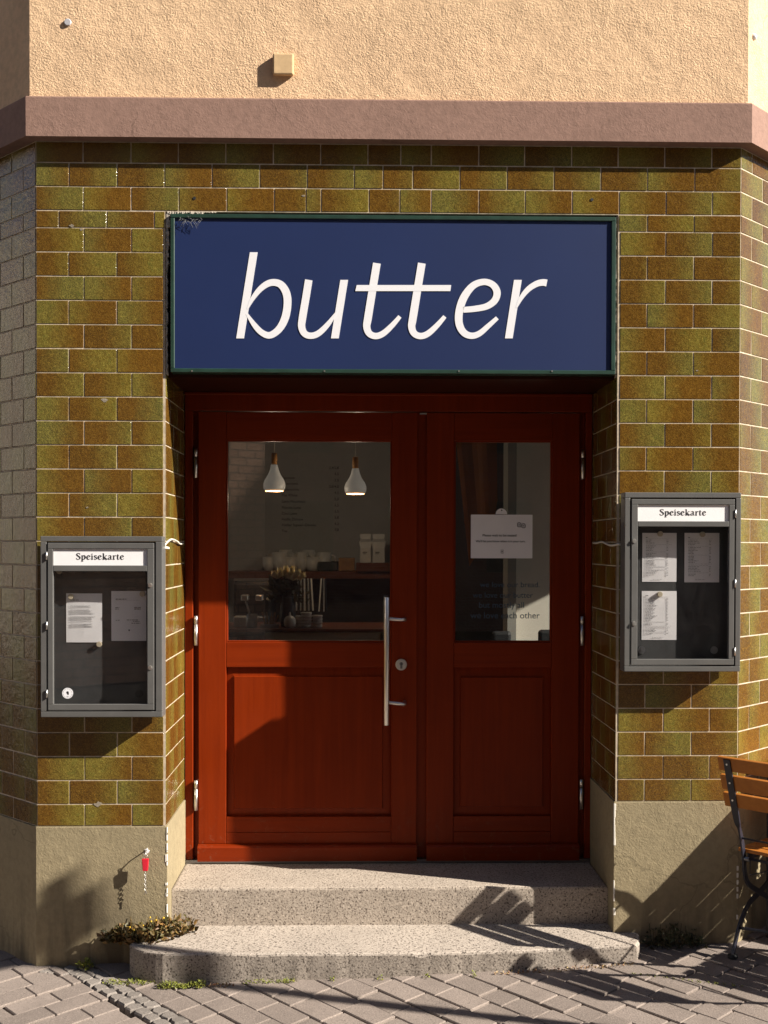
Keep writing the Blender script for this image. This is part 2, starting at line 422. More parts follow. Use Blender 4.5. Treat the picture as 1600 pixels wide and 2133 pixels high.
for k, (x, y, a, ln) in enumerate(cand):
    rr = random.Random(k*13+5)
    dz = rr.uniform(-.004, .004); tx = rr.uniform(-.012, .012); ty = rr.uniform(-.008, .008); da = rr.uniform(-.012, .012)
    l, wd = ln-.0055, .1095
    if npav < 290 and y > -.92 and abs(x-.1) < 2.05:
        o = bpy.data.objects.new('paver', paver_mesh(l, wd, round(ln, 3)))
        COL.objects.link(o); o.parent = pav
        o.matrix_local = Matrix.Translation(Vector((x, y, gz(x, y)+dz)) - WL['pavement']) @ GT @ Matrix.Rotation(a+da, 4, 'Z') @ Matrix.Rotation(tx, 4, 'X') @ Matrix.Rotation(ty, 4, 'Y'); npav += 1
    else:
        sub = bx(B(), -l/2, l/2, -wd/2, wd/2, -.06, 0, .0035, 1)
        sub.transform(Matrix.Translation((x, y, gz(x, y)+dz)) @ GT @ Matrix.Rotation(a+da, 4, 'Z'))
        me = bpy.data.meshes.new('t'); sub.to_mesh(me); sub.free(); stuff.from_mesh(me); bpy.data.meshes.remove(me)
st = put('paver_field', stuff, M['paver'], pav); st['kind'] = 'stuff'
# strip of small split stones between the two laying directions, and the fillets along the walls
cob = B()
def cobble(bm, x, y, sx, sy, rr, h=.0):
    n = 7; a0 = rr.uniform(0, 6); z = gz(x, y)+h+rr.uniform(-.009, -.003)
    ca, sa = math.cos(.86), -math.sin(.86); pts = []
    for k in range(n):
        th = a0*.0+2*math.pi*k/n+rr.uniform(-.25, .25)
        c_, s_ = math.cos(th), math.sin(th); q = 1/max(abs(c_), abs(s_))**.65
        px, py = c_*sx/2*q*rr.uniform(.82, 1), s_*sy/2*q*rr.uniform(.82, 1)
        pts.append((x+px*ca-py*sa, y+px*sa+py*ca))
    lo = [bm.verts.new((p[0], p[1], z-.05)) for p in pts]; hi = [bm.verts.new((p[0], p[1], z-.006)) for p in pts]
    c = Vector((x, y)); tp = [bm.verts.new((x+(p[0]-x)*.84, y+(p[1]-y)*.84, z+rr.uniform(-.002, .002))) for p in pts]
    bm.faces.new(tp)
    for k in range(n):
        bm.faces.new((lo[k], lo[(k+1) % n], hi[(k+1) % n], hi[k])); bm.faces.new((hi[k], hi[(k+1) % n], tp[(k+1) % n], tp[k]))
rr = random.Random(3)
for i in range(-12, 60):
    for j, s in enumerate((-.028, .028)):
        q = P0 + V2*(i*.066 + (.03 if j else 0) - .35) + U2d*s
        if q.y < .0: cobble(cob, q.x, q.y, .080, .066, rr, .008)
for i in range(14):                                   # irregular pieces where the pavers end against the wall
    cobble(cob, -1.33+i*.034+rr.uniform(-.01, .01), -.035-rr.uniform(0, .05), .06+rr.uniform(0, .05), .05, rr, .004)
for i in range(30):
    cobble(cob, -.75+i*.06+rr.uniform(-.01, .01), -.285+rr.uniform(-.015, .015), .055, .04, rr, -.001)
co = put('cobble_strip', cob, M['cobble'], pav); co['kind'] = 'stuff'

# ---------------------------------------------------------------- the building
XL, XR = -1.3698, 1.6202
RL, RR = -.823, 1.091            # the two edges of the door recess
PH, Z0 = .10153, 3.0384          # tile course height, a known joint
ZT = 3.401                       # underside of the cornice
ZBL, ZBR = .509, .609            # lower edge of the tiles left and right
YD = .51                         # face of the door frame
bld = empty('corner_building', (.125, .3, 0), 'corner building with green and brown glazed tiles, peach stucco and brown cornice', 'building')
K = math.tan(math.radians(22.5)); S2 = math.sqrt(.5)
def outline(off, x0=None, x1=None):
    """outer line of the facade pushed out by off: left wing end, two corners, right wing end"""
    wl_, wr = 4.2, 4.2
    a = (XL-K*off-S2*wl_, -off+S2*wl_); b = (XL-K*off, -off); c = (XR+K*off, -off); d = (XR+K*off+S2*wr, -off+S2*wr)
    return a, b, c, d
GO = -.0020                       # the joints lie 2 mm behind the faces of the tiles
a, b, c, d = outline(GO)
lp = [a, b, (RL-.0028, -GO), (RL-.0028, .60), (-1.15, .60), (a[0]+.25, a[1]+.25)]
def outer(t): return (c[0]+S2*t, c[1]+S2*t)
def inner(t): return (c[0]+S2*t-.2, c[1]+S2*t+.2)
WT0, WT1, WZ0, WZ1 = 1.0, 2.8, .95, 2.75     # unseen opening added in the right wing so that sun lights the room
rp = [(RR+.0028, -GO), c, outer(WT0), inner(WT0), inner(.63), (RR+.0028, .60)]
wall_l = put('tiled_pier', prism(B(), lp, ZBL, ZT), M['grout'], bld)
wall_r = put('tiled_pier', prism(B(), rp, ZBR, ZT), M['grout'], bld)
mid_ = [outer(WT0), outer(WT1), inner(WT1), inner(WT0)]
put('wing_wall', prism(prism(prism(B(), mid_, ZBR, WZ0), mid_, WZ1, ZT), [outer(WT1), outer(4.2), inner(4.2), inner(WT1)], ZBR, ZT), M['grout'], bld)
sw = empty('added_window', (*outer(1.9), WZ0), parent=bld)
def wing(t, z, dep): return Vector((XR+S2*t-S2*dep, S2*t+S2*dep, z))
def wbox(name, t0, t1, z0, z1, d0, d1, mat):
    bm = B(); vs = [bm.verts.new(wing(t, z, dd)) for dd in (d0, d1) for t, z in ((t0, z0), (t1, z0), (t1, z1), (t0, z1))]
    for f in ((0, 1, 2, 3), (7, 6, 5, 4), (0, 4, 5, 1), (1, 5, 6, 2), (2, 6, 7, 3), (3, 7, 4, 0)): bm.faces.new([vs[q] for q in f])
    put(name, bm, mat, sw)
for t0, t1, z0, z1 in ((WT0+.002, WT0+.07, WZ0+.002, WZ1-.002), (WT1-.07, WT1-.002, WZ0+.002, WZ1-.002), (WT0+.071, WT1-.071, WZ0+.002, WZ0+.07), (WT0+.071, WT1-.071, WZ1-.07, WZ1-.002)):
    wbox('window_frame', t0, t1, z0, z1, .08, .14, M['door'])
wbox('window_pane', WT0+.0705, WT1-.0705, WZ0+.0705, WZ1-.0705, .108, .112, M['case_glass'])
wall_t = put('tiled_spandrel', bx(B(), RL-.0028, RR+.0028, -GO, .60, 3.110, ZT), M['grout'], bld)
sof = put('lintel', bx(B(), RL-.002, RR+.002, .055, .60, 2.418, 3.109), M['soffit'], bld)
a, b, c, d = outline(.004)
lp2 = [a, b, (RL+.004, -.004), (RL+.004, .60), (-1.15, .60), (a[0]+.25, a[1]+.25)]
rp2 = [(RR-.004, -.004), c, d, (d[0]-.25, d[1]+.25), (1.42, .60), (RR-.004, .60)]
for pol, z1 in ((lp2, ZBL), (rp2, ZBR)):
    put('plinth', prism(B(), pol, -.6, z1-.002, .003), M['plinth'], bld)
def ring(off, inn=.3):
    a, b, c, d = outline(off)
    return [a, b, c, d, (d[0]-inn, d[1]+inn), (XR-.2, .60), (XL+.2, .60), (a[0]+inn, a[1]+inn)]
put('cornice', prism(B(), ring(.058), ZT, 3.568, .007), M['cornice'], bld)
put('upper_wall', prism(B(), ring(.034), 3.5685, 6.6), M['stucco'], bld)

TM = {}
def tile_mesh(wd, h):
    key = (round(wd, 3), round(h, 3))
    if key in TM: return TM[key]
    bm = bx(B(), -wd/2, wd/2, 0, .010, -h/2, h/2, .0016, 1)
    uvl = bm.loops.layers.uv.new('UVMap')
    for f in bm.faces:
        for l in f.loops: l[uvl].uv = ((l.vert.co.x+wd/2)/.195, (l.vert.co.z+h/2)/.097)
    me = bpy.data.meshes.new('tile'); bm.to_mesh(me); bm.free(); me.materials.append(M['tile']); TM[key] = me
    return me
NT = [0]
JW = .0046
tr = random.Random(11)
def tile(parent, p, ang, wd, h, join=None):
    """p: middle of the tile's face; ang: turn about z (0 faces the street)"""
    me = tile_mesh(wd, h)
    j = tr.uniform(-.0004, .0004)
    mat = Matrix.Translation(p) @ Matrix.Rotation(ang+tr.uniform(-.003, .003), 4, 'Z') @ Matrix.Rotation(tr.uniform(-.007, .007), 4, 'X') @ Matrix.Translation((0, j, 0))
    if join is not None:
        t = me.copy(); t.transform(mat); join.from_mesh(t); bpy.data.meshes.remove(t); return
    o = bpy.data.objects.new('tile', me); COL.objects.link(o); o.parent = parent
    o.matrix_local = Matrix.Translation(-wloc(parent)) @ mat; NT[0] += 1
def course(parent, xs, z0, z1, join=None):
    for x0, x1 in zip(xs[:-1], xs[1:]):
        tile(parent, Vector(((x0+x1)/2, 0, (z0+z1)/2)), 0, x1-x0-JW, z1-z0-JW, join)
LA = [XL, -1.168, -.968, RL-.0105]; LB = [XL, -1.232, -1.030, RL-.0105]
RA = [RR+.0105, 1.297, 1.497, XR]; RB = [RR+.0105, 1.218, 1.418, XR]
for k in range(25):
    z1 = Z0-k*PH; z0 = z1-PH if k < 24 else ZBL
    course(wall_l, LB if k % 2 else LA, z0, z1)
for k in range(24):
    z1 = Z0-k*PH; z0 = z1-PH if k < 23 else ZBR
    course(wall_r, RB if k % 2 else RA, z0, z1)
course(wall_l, [XL, -1.273, -1.072, -.872, RL-.004], Z0, 3.1105)
course(wall_r, [RR+.004, 1.218, 1.418, XR], Z0, 3.1105)
def pxs(l, y): return [XL] + [ax(p, y, 0) for p in l] + [XR]
course(wall_t, pxs([174, 273.5, 372.5, 472.5, 571.5, 637.5, 669, 768.5, 833, 898.5, 997.5, 1094, 1192, 1290, 1387.5, 1484], 415), 3.1115, 3.2115)
course(wall_t, pxs([144, 244, 343, 442, 541, 640, 738, 798, 860, 958, 1056.5, 1154, 1251.5, 1349, 1447], 365), 3.2115, 3.3115)
course(wall_t, pxs([173, 273, 371.5, 470.5, 569.5, 668, 766.5, 835, 898.5, 997.5, 1093, 1191, 1288, 1385, 1483], 322), 3.3115, ZT-.002)
# the two wings that fold back at the corners: near tiles singly, the rest joined
for side, par, zb in ((-1, wall_l, ZBL), (1, wall_r, ZBR)):
    far = B()
    rows = [(3.3115, ZT-.002), (3.2115, 3.3115), (3.1115, 3.2115), (Z0, 3.1115)] + [(max(Z0-(k+1)*PH, zb), Z0-k*PH) for k in range(25) if Z0-k*PH > zb+.03]
    for r, (z0, z1) in enumerate(rows):
        t = 0.; first = .102 if (r+(side > 0)) % 2 else .202; i = 0
        while t < 3.9:
            wd = first if i == 0 else .2
            m = t+wd/2
            p = Vector(((XL if side < 0 else XR)+side*S2*m, S2*m, (z0+z1)/2))
            if side > 0 and WT0-.08 < m < WT1+.08 and WZ0-.06 < (z0+z1)/2 < WZ1+.05:
                t += wd; i += 1; continue
            ind = (i == 0 and NT[0] < 303)
            tile(par, p, side*math.pi/4, wd-JW, z1-z0-JW, None if ind else far)
            t += wd; i += 1
    o = put('wing_tiles', far, M['tile'], par); o['kind'] = 'stuff'
# tiles lining the recess
for side, par, x, zb in ((-1, wall_l, RL, ZBL), (1, wall_r, RR, ZBR)):
    far = B()
    for k in range(-1, 25):
        z1 = Z0-k*PH if k >= 0 else 3.11; z0 = max(Z0-(k+1)*PH, zb)
        if z1 < zb+.03: continue
        cuts = [0, .2, .4, .512] if k % 2 == 0 else [0, .105, .305, .505]
        for y0, y1 in zip(cuts[:-1], cuts[1:]):
            tile(None, Vector((x, (y0+y1)/2, (z0+z1)/2)), math.pi/2 if side < 0 else -math.pi/2, y1-y0-JW, z1-z0-JW, far)
    o = put('recess_tiles', far, M['tile'], par); o['kind'] = 'stuff'
# crumbling mortar left round the sign
mb = B()
for i in range(40):
    rr = random.Random(i+50)
    x = RL+.004+i*.0052; h = rr.uniform(.004, .013)*(1 if i < 30 else .5)
    bx(mb, x, x+.007, -.002+rr.uniform(0, .004), .03, 3.1095-h, 3.1098, .0015)
for i in range(44):
    rr = random.Random(i+150); z = 3.105-i*.0155
    wd = rr.uniform(.006, .017)*(1 if i < 16 else .45)
    bx(mb, RL+.0005, RL+.001+wd, -.003+rr.uniform(0, .004), .03, z-.017, z, .0015)
for i in range(44):
    rr = random.Random(i+250); z = 3.105-i*.0155
    bx(mb, RR-.001-rr.uniform(.0015, .005), RR-.0005, .004, .03, z-.017, z, .001)
put('mortar_fillet', mb, M['mortar'], bld)
# screw holes in two tiles above the sign, ringed with chipped glaze
for px, py in ((405, 413), (1233, 416)):
    p = at(px, py, 0)
    put('screw_plug', disc(B(), p, .0065, -.0018, .003, 12), M['ink'], bld)
for k, (px, py, s) in enumerate(((218, 833, .016), (205, 1675, .020), (182, 1057, .007), (150, 470, .012), (170, 478, .010), (632, 408, .008), (1452, 772, .006), (1440, 1330, .006))):
    p = at(px, py, 0); bm = B(); rr = random.Random(k)
    n = 11; plate(bm, [Vector((p.x+math.cos(2*math.pi*i/n)*s*rr.uniform(.5, 1.15), -.0012, p.z+math.sin(2*math.pi*i/n)*s*.6*rr.uniform(.4, 1.1))) for i in range(n)], .002)
    put('chipped_glaze', bm, M['chip'], bld)
# flaking white paint on the edges of the plinths
fb = B()
for i in range(26):
    rr = random.Random(i+400); z = .50-i*.0235
    if rr.random() < .6:
        wd = rr.uniform(.001, .009)
        bx(fb, RL+.0045-wd, RL+.0055, -.0058, .004, z-rr.uniform(.008, .034), z+rr.uniform(0, .006), .0008)
for i in range(22):
    rr = random.Random(i+500); z = .60-i*.03
    if rr.random() < .35 or i < 5:
        wd = rr.uniform(.003, .008)
        bx(fb, RR-.0055, RR-.004+wd, -.0056, .004, z-.03, z, .0012)
for i in range(12):
    rr = random.Random(i+600); z = .36-i*.03
    if rr.random() < .5: bx(fb, XR-.004, XR+.004, -.0056, .003, z-.02, z, .001)
put('flaked_paint', fb, simple('old_white_paint', (.66, .62, .55), .9, var=.1, vs=40), bld)

# small fittings on the stucco
p0 = at(568, 108, -.07); p1 = at(611, 153, -.07)
o = box('cover_plate', p0.x, p1.x, -.060, -.0345, p1.z, p0.z, stucco_mat('painted_cap', (.62, .43, .24), 90, .15, .002), None, .006, 2)
tag(o, 'small square cream cover plate on the peach stucco wall', 'cover plate')
p = at(141, 46, -.04); bm = disc(B(), p, .0155, -.042, -.0335, 16); bmesh.ops.bevel(bm, geom=[e for e in bm.edges], offset=.003, segments=1, affect='EDGES')
tag(put('wall_button', bm, simple('grey_plastic', (.45, .44, .47), .5)), 'small round grey plug on the stucco near the left corner', 'plug')
p = Vector((XR+K*.034+.035, -.034+.035, az(1576, 77, 0)))
bm = B(); bmesh.ops.create_uvsphere(bm, u_segments=12, v_segments=8, radius=.014); bm.transform(Matrix.Translation(p))
tag(put('wall_button', bm, M['white_paint']), 'small white plug on the stucco of the right wing', 'plug')

# ---------------------------------------------------------------- door
def dX(px, y=YD): return ax(px, 1200, y)
def dZ(py, y=YD): return az(800, py, y)
fl, fr, ft = dX(402), dX(1219), dZ(857)
frame_bm = B()
for (x0, x1, z0, z1) in ((RL+.0015, fl, .214, ft), (fr, RR-.0015, .214, ft), (RL+.0015, RR-.0015, ft+.0005, 2.4175)):
    bx(frame_bm, x0, x1, YD, YD+.085, z0, z1, .003)
dframe = put('door_frame', frame_bm, M['door'], bld)
put('frame_moulding', bx(B(), RL+.0015, RR-.0015, YD-.012, YD-.0005, 2.404, 2.4172, .003), M['door_h'], dframe)
put('frame_rebate', bx(bx(bx(B(), fl, fl+.03, YD+.03, YD+.08, .214, ft), fr-.03, fr, YD+.03, YD+.08, .214, ft), dX(866), dX(892), YD+.022, YD+.08, .214, ft-.001), M['door'], dframe)
put('threshold', bx(B(), RL+.006, RR-.006, YD-.012, YD+.12, .205, .226), M['dark_steel'], bld)
def leaf(x0, x1, g0, g1, panel, label, hinge_px):
    z0, z1 = dZ(1790), dZ(859)
    gl0, gl1 = dX(g0), dX(g1); gz1, gz0 = dZ(917), dZ(1338)
    pz1, pz0 = dZ(1390), dZ(1701); wz = dZ(1757)
    X0, X1 = dX(x0), dX(x1)
    base = empty('door_leaf', ((X0+X1)/2, YD+.03, z0), parent=bld); base['label'] = label
    y0, y1 = YD+.001, YD+.055
    for a_, b_ in ((X0, gl0), (gl1, X1)):
        box('stile', a_, b_, y0, y1, wz, z1, M['door'], base, .003, 2)
    for a_, b_ in ((gz1, z1), (pz1, gz0), (wz, dZ(1733)-.001), (dZ(1733), pz0)):
        box('rail', gl0+.0006, gl1-.0006, y0+.0015, y1-.002, a_, b_, M['door_h'], base, .0025, 2)
    # weather bar, with its sloping top
    bm = B(); n = [(y0-.030, z0), (y0-.030, wz-.012), (y0-.022, wz-.003), (y0+.0, wz), (y0+.05, wz), (y0+.05, z0)]
    l_ = [bm.verts.new((X0, y, z)) for y, z in n]; r_ = [bm.verts.new((X1, y, z)) for y, z in n]
    bm.faces.new(l_); bm.faces.new(r_[::-1])
    for i in range(len(n)): bm.faces.new((l_[i], l_[(i+1) % len(n)], r_[(i+1) % len(n)], r_[i]))
    put('weather_bar', bm, M['door_h'], base)
    # raised-and-fielded panel
    f0, f1, fz1, fz0 = dX(panel[0]), dX(panel[1]), dZ(panel[2]), dZ(panel[3])
    bm = B()
    def quad(pts): return [bm.verts.new(p) for p in pts]
    o_ = quad([(gl0, YD+.024, pz0), (gl1, YD+.024, pz0), (gl1, YD+.024, pz1), (gl0, YD+.024, pz1)])
    m_ = quad([(f0-.003, YD+.019, fz0-.003), (f1+.003, YD+.019, fz0-.003), (f1+.003, YD+.019, fz1+.003), (f0-.003, YD+.019, fz1+.003)])
    i_ = quad([(f0, YD+.010, fz0), (f1, YD+.010, fz0), (f1, YD+.010, fz1), (f0, YD+.010, fz1)])
    k_ = quad([(gl0, YD+.045, pz0), (gl1, YD+.045, pz0), (gl1, YD+.045, pz1), (gl0, YD+.045, pz1)])
    for A_, B_ in ((o_, m_), (m_, i_), (k_, o_)):
        for q in range(4): bm.faces.new((A_[q], A_[(q+1) % 4], B_[(q+1) % 4], B_[q]))
    bm.faces.new(i_); bm.faces.new(k_[::-1])
    put('panel', bm, M['door'], base)
    # bead round the glass
    bm = B()
    for (a_, b_, c_, d_) in ((gl0, gl0+.007, gz0, gz1), (gl1-.007, gl1, gz0, gz1), (gl0+.0075, gl1-.0075, gz0, gz0+.007), (gl0+.0075, gl1-.0075, gz1-.007, gz1)):
        bx(bm, a_, b_, YD+.009, YD+.030, c_, d_, .0015)
    put('glazing_bead', bm, M['door_h'], base)
    box('glass_pane', gl0+.001, gl1-.001, YD+.031, YD+.035, gz0+.001, gz1-.001, M['glass'], base)
    for (ha, hb) in ((936, 997), (1283, 1344), (1624, 1686)):
        hx = dX(hinge_px, YD-.01); bm = B()
        za, zb = az(800, hb, YD), az(800, ha, YD)
        tube(bm, [(hx, YD-.010, za), (hx, YD-.010, zb-(zb-za)*.28-.001)], .0085, 12); tube(bm, [(hx, YD-.010, zb-(zb-za)*.28+.001), (hx, YD-.010, zb)], .0085, 12)
        bx(bm, hx-.003, hx+.003, YD-.008, YD+.02, za+.008, zb-.008)
        put('hinge', bm, M['steel'], base, True)
    return base
LL = leaf(413, 869, 471, 816, (488, 797, 1410, 1684), 'wide door leaf with large window, steel pull bar and lock', 408)
RLf = leaf(889, 1207, 946, 1150, (961, 1132, 1412, 1681), 'narrow door leaf with slim window and a notice on the glass', 1213)
put('astragal_plate', bx(B(), dX(874), dX(888), YD-.002, YD+.02, dZ(862.5), dZ(860)), M['steel'], RLf)
# pull handle: bar and two bent standoffs
hy = YD-.085
bm = B(); hx = ax(805.5, 1380, hy)
za, zb = az(805, 1511, hy), az(805, 1244, hy)
tube(bm, [(hx, hy, za), (hx, hy, za+.002), (hx, hy, zb-.002), (hx, hy, zb)], [.0105, .0125, .0125, .0105], 18)
han = put('pull_handle', bm, M['steel'], LL, True)
for py in (1289, 1463):
    e = at(843, py, YD-.012); z = az(805, py, hy)
    put('standoff', tube(B(), [(hx+.004, hy+.002, z), (e.x-.006, hy+.010, e.z), (e.x, hy+.022, e.z), (e.x, YD+.004, e.z)], .0085, 12), M['steel'], LL, True)
p = at(836, 1384.5, YD-.006)
bm = disc(B(), p, .027, YD-.008, YD+.004, 28); bmesh.ops.bevel(bm, geom=[e for e in bm.edges if abs(e.verts[0].co.y-e.verts[1].co.y) < 1e-5 and e.verts[0].co.y < YD-.005], offset=.002, segments=1, affect='EDGES')
put('lock_rose', bm, M['steel'], LL)
bm = disc(B(), p+Vector((0, 0, .004)), .0085, YD-.0105, YD, 16); bx(bm, p.x-.005, p.x+.005, YD-.0102, YD, p.z-.018, p.z, .001)
put('lock_cylinder', bm, M['dark_steel'], LL)
put('keyhole', bx(B(), p.x-.0012, p.x+.0012, YD-.0112, YD-.009, p.z-.002, p.z+.009), M['ink'], LL)

# ---------------------------------------------------------------- steps
US, LS = .209, .045
bm = prism(B(), [(RL+.005, .112), (RR-.005, .112), (RR-.005, .52), (RL+.005, .52)], LS-.1, US, .010)
tag(put('upper_step', bm, M['granite']), 'upper pinkish granite step inside the door recess', 'step')
pl = [(-.962, -.002), (-.966, -.06), (-.955, -.115), (-.925, -.165), (-.885, -.198), (-.83, -.220)]
N = 46
fr_ = random.Random(21)
for i in range(N+1):
    t = i/N; x = -.80+t*(1.128+.80)
    y = -.228-.012*math.sin(t*math.pi) + max(0, (t-.55)/.45)**1.6*.065
    chip = 0
    for cx, wd_, dp in ((.235, .020, .022), (-.40, .03, .010), (.05, .012, .005)):
        chip = max(chip, dp*max(0, 1-abs(x-cx)/wd_))
    pl.append((x, y+fr_.uniform(-.0015, .0015), chip))
pl += [(1.150, -.160), (1.168, -.13), (1.187, -.06), (1.195, -.004)]
bm = B()
lo, mid, hi, top = [], [], [], []
cen = Vector((.12, .05))
for p_ in pl:
    x, y = p_[0], p_[1]; ch = p_[2] if len(p_) > 2 else 0
    n_ = (cen-Vector((x, y))); n_ = Vector((n_.x*.15 if abs(x) < .8 else n_.x, n_.y)).normalized()
    jit = fr_.uniform(-.002, .002)
    lo.append(bm.verts.new((x, y, gz(x, y)-.05)))
    mid.append(bm.verts.new((x, y+jit*.4, LS-.010-ch*1.3)))
    q = Vector((x, y))+n_*(.003+ch*.35); hi.append(bm.verts.new((q.x, q.y, LS-.0035-ch*.8+jit*.4)))
    q = Vector((x, y))+n_*(.010+ch); top.append(bm.verts.new((q.x, q.y, LS+jit*.25-ch*.12)))
for i in range(len(pl)-1):
    for A_, B_ in ((lo, mid), (mid, hi), (hi, top)):
        bm.faces.new((A_[i], A_[i+1], B_[i+1], B_[i]))
back = [bm.verts.new((1.18, .16, LS)), bm.verts.new((-.95, .16, LS))]
bm.faces.new(top + back)
tag(put('lower_step', bm, M['granite_worn'], smooth=False), 'lower worn granite step with rounded left end standing on the pavement', 'step')

# ---------------------------------------------------------------- shop sign
sx0, sx1, sz0, sz1 = ax(356, 600, 0), ax(1281, 600, 0), az(800, 778.5, 0), az(800, 450, 0)
sg = empty('shop_sign', ((sx0+sx1)/2, .02, sz0), 'long dark blue sign with white lowercase lettering above the door', 'sign')
fw = .017
bm = B()
for (a_, b_, c_, d_) in ((sx0, sx1, sz1-fw, sz1), (sx0, sx1, sz0, sz0+fw), (sx0, sx0+fw, sz0+fw, sz1-fw), (sx1-fw, sx1, sz0+fw, sz1-fw)):
    bx(bm, a_, b_, -.012, .05, c_, d_, .002)
put('sign_frame', bm, M['green_paint'], sg)
yF = -.004
put('sign_panel', bx(B(), sx0+fw, sx1-fw, yF, .045, sz0+fw, sz1-fw), M['blue'], sg)
def cv(x, y): return at(340+x/1.6667, 430+y/1.6667, yF-.0015)
def cv2(x, y): return cv(x, y)+Vector((0, -.0004, 0))
def cv3(x, y): return cv(x, y)+Vector((0, -.0008, 0))
W = 25
def stem(bm, x0, y0, x1, y1, wd=27):
    plate(bm, [cv(x0-wd/2, y0), cv(x0+wd/2, y0), cv(x1+wd/2, y1), cv(x1-wd/2, y1)], .0014)
def letter(name, stems, strokes):
    bm = B()
    for s in stems: stem(bm, *s)
    for s in strokes:
        ribbon(bm, s, cv2, .0013, 7)
    put(name, bm, M['white_paint'], sg)
letter('letter', [(314.5, 159, 267, 458)], [[(292, 356, 6), (312, 318, 15), (340, 284, 20), (372, 265, 23), (405, 269, 25), (426, 296, 27), (432, 335, 27), (424, 385, 27), (403, 425, 25), (372, 447, 23), (344, 439, 21), (318, 413, 18), (290, 372, 8)]])
letter('letter', [(628.5, 255, 596, 458)], [[(505.5, 255, 26), (495, 320, 26), (484, 385, 26), (481, 417, 25), (491, 441, 23), (513, 449, 22), (540, 440, 21), (572, 409, 17), (606, 362, 6)]])
letter('letter', [], [[(742, 197, 27), (726, 295, 27), (711, 388, 27), (707, 418, 25), (716, 441, 23), (738, 450, 22), (764, 441, 21), (795, 413, 18), (822, 382, 14)]])
letter('letter', [], [[(898, 197, 27), (882, 295, 27), (867, 388, 27), (863, 418, 25), (872, 441, 23), (894, 450, 22), (920, 441, 21), (951, 413, 18), (978, 382, 14)]])
letter('letter', [], [[(1042, 359, 20), (1085, 355, 21), (1125, 346, 22), (1152, 325, 24), (1159, 296, 25), (1143, 271, 23), (1112, 262, 22), (1075, 276, 24), (1044, 316, 27), (1028, 365, 27), (1028, 408, 26), (1044, 438, 24), (1070, 449, 22), (1098, 441, 20), (1130, 414, 17), (1160, 387, 14)]])
letter('letter', [(1231.5, 255, 1200, 458)], [[(1226, 352, 6), (1244, 316, 15), (1268, 287, 19), (1296, 269, 21), (1318, 264, 23), (1332, 266, 24)]])
bm = B(); plate(bm, [cv3(672, 273), cv3(1000, 273), cv3(997, 294), cv3(667, 294)], .0016)
put('letter_crossbar', bm, M['white_paint'], sg)
for px in (676, 956, 400, 1150):
    p = at(px, 773, -.012); put('screw', disc(B(), p, .0035, -.0145, -.011, 8), M['steel'], sg)
# cobweb tuft on the sign's upper left corner
bm = B(); rr = random.Random(8)
for i in range(26):
    p = at(390+rr.uniform(-14, 34), 458+rr.uniform(-5, 5), -.013); q = p+Vector((rr.uniform(-.022, .022), -.003, rr.uniform(-.035, .008)))
    tube(bm, [p, (p+q)/2+Vector((0, -.004, .004)), q], .0006, 3)
tag(put('cobweb', bm, simple('cobweb', (.16, .16, .17), .9)), 'grey cobweb tuft on the upper left corner of the blue sign', 'cobweb')

# ---------------------------------------------------------------- lettering of the menu cases
GL = {  # serif capitals and small letters: strokes (x, y, pen width), y up, x-height 100
 'S': (88, [[(74, 118, 8), (72, 138, 9), (48, 148, 12), (22, 138, 19), (18, 112, 22), (40, 84, 25), (66, 60, 25), (76, 34, 22), (62, 8, 17), (38, -2, 11), (14, 10, 9), (8, 36, 8)]]),
 'p': (92, [[(24, 96, 20), (22, 20, 21), (20, -42, 20)], [(4, -44, 9), (42, -44, 9)], [(6, 92, 10), (24, 98, 12)], [(28, 78, 9), (46, 96, 14), (68, 88, 20), (78, 52, 23), (66, 12, 18), (44, -1, 11), (26, 12, 8)]]),
 'e': (80, [[(16, 54, 9), (40, 60, 10), (66, 66, 10)], [(68, 66, 16), (60, 90, 14), (42, 99, 11), (22, 86, 18), (12, 50, 22), (24, 12, 18), (46, 0, 11), (66, 12, 8), (74, 26, 7)]]),
 'i': (44, [[(22, 96, 20), (21, 4, 20)], [(6, 92, 9), (22, 97, 11)], [(4, 2, 8), (40, 2, 8)], [(14, 130, 20), (30, 134, 20)]]),
 's': (66, [[(54, 76, 7), (50, 92, 9), (32, 98, 11), (16, 90, 16), (16, 70, 18), (34, 52, 19), (52, 38, 19), (54, 16, 16), (36, 0, 11), (18, 4, 9), (8, 24, 7)]]),
 'k': (94, [[(24, 148, 20), (22, 4, 20)], [(6, 144, 9), (24, 149, 11)], [(4, 2, 8), (42, 2, 8)], [(30, 46, 8), (52, 70, 9), (74, 96, 11)], [(62, 96, 8), (90, 96, 8)], [(40, 58, 14), (60, 30, 21), (84, 3, 22)], [(72, 2, 8), (98, 2, 8)]]),
 'a': (84, [[(14, 78, 12), (22, 94, 10), (44, 98, 13), (58, 84, 20), (58, 40, 20), (60, 12, 18), (74, 4, 10), (84, 12, 7)], [(56, 56, 8), (28, 46, 12), (12, 26, 18), (22, 4, 14), (42, 4, 10), (56, 22, 8)]]),
 'r': (66, [[(24, 96, 20), (22, 4, 20)], [(6, 92, 9), (24, 98, 11)], [(4, 2, 8), (44, 2, 8)], [(26, 66, 8), (38, 90, 12), (54, 94, 18), (62, 86, 14)]]),
 't': (58, [[(26, 128, 8), (24, 96, 19), (23, 30, 20), (28, 6, 17), (42, 2, 10), (54, 14, 7)], [(4, 94, 10), (50, 94, 10)]]),
}
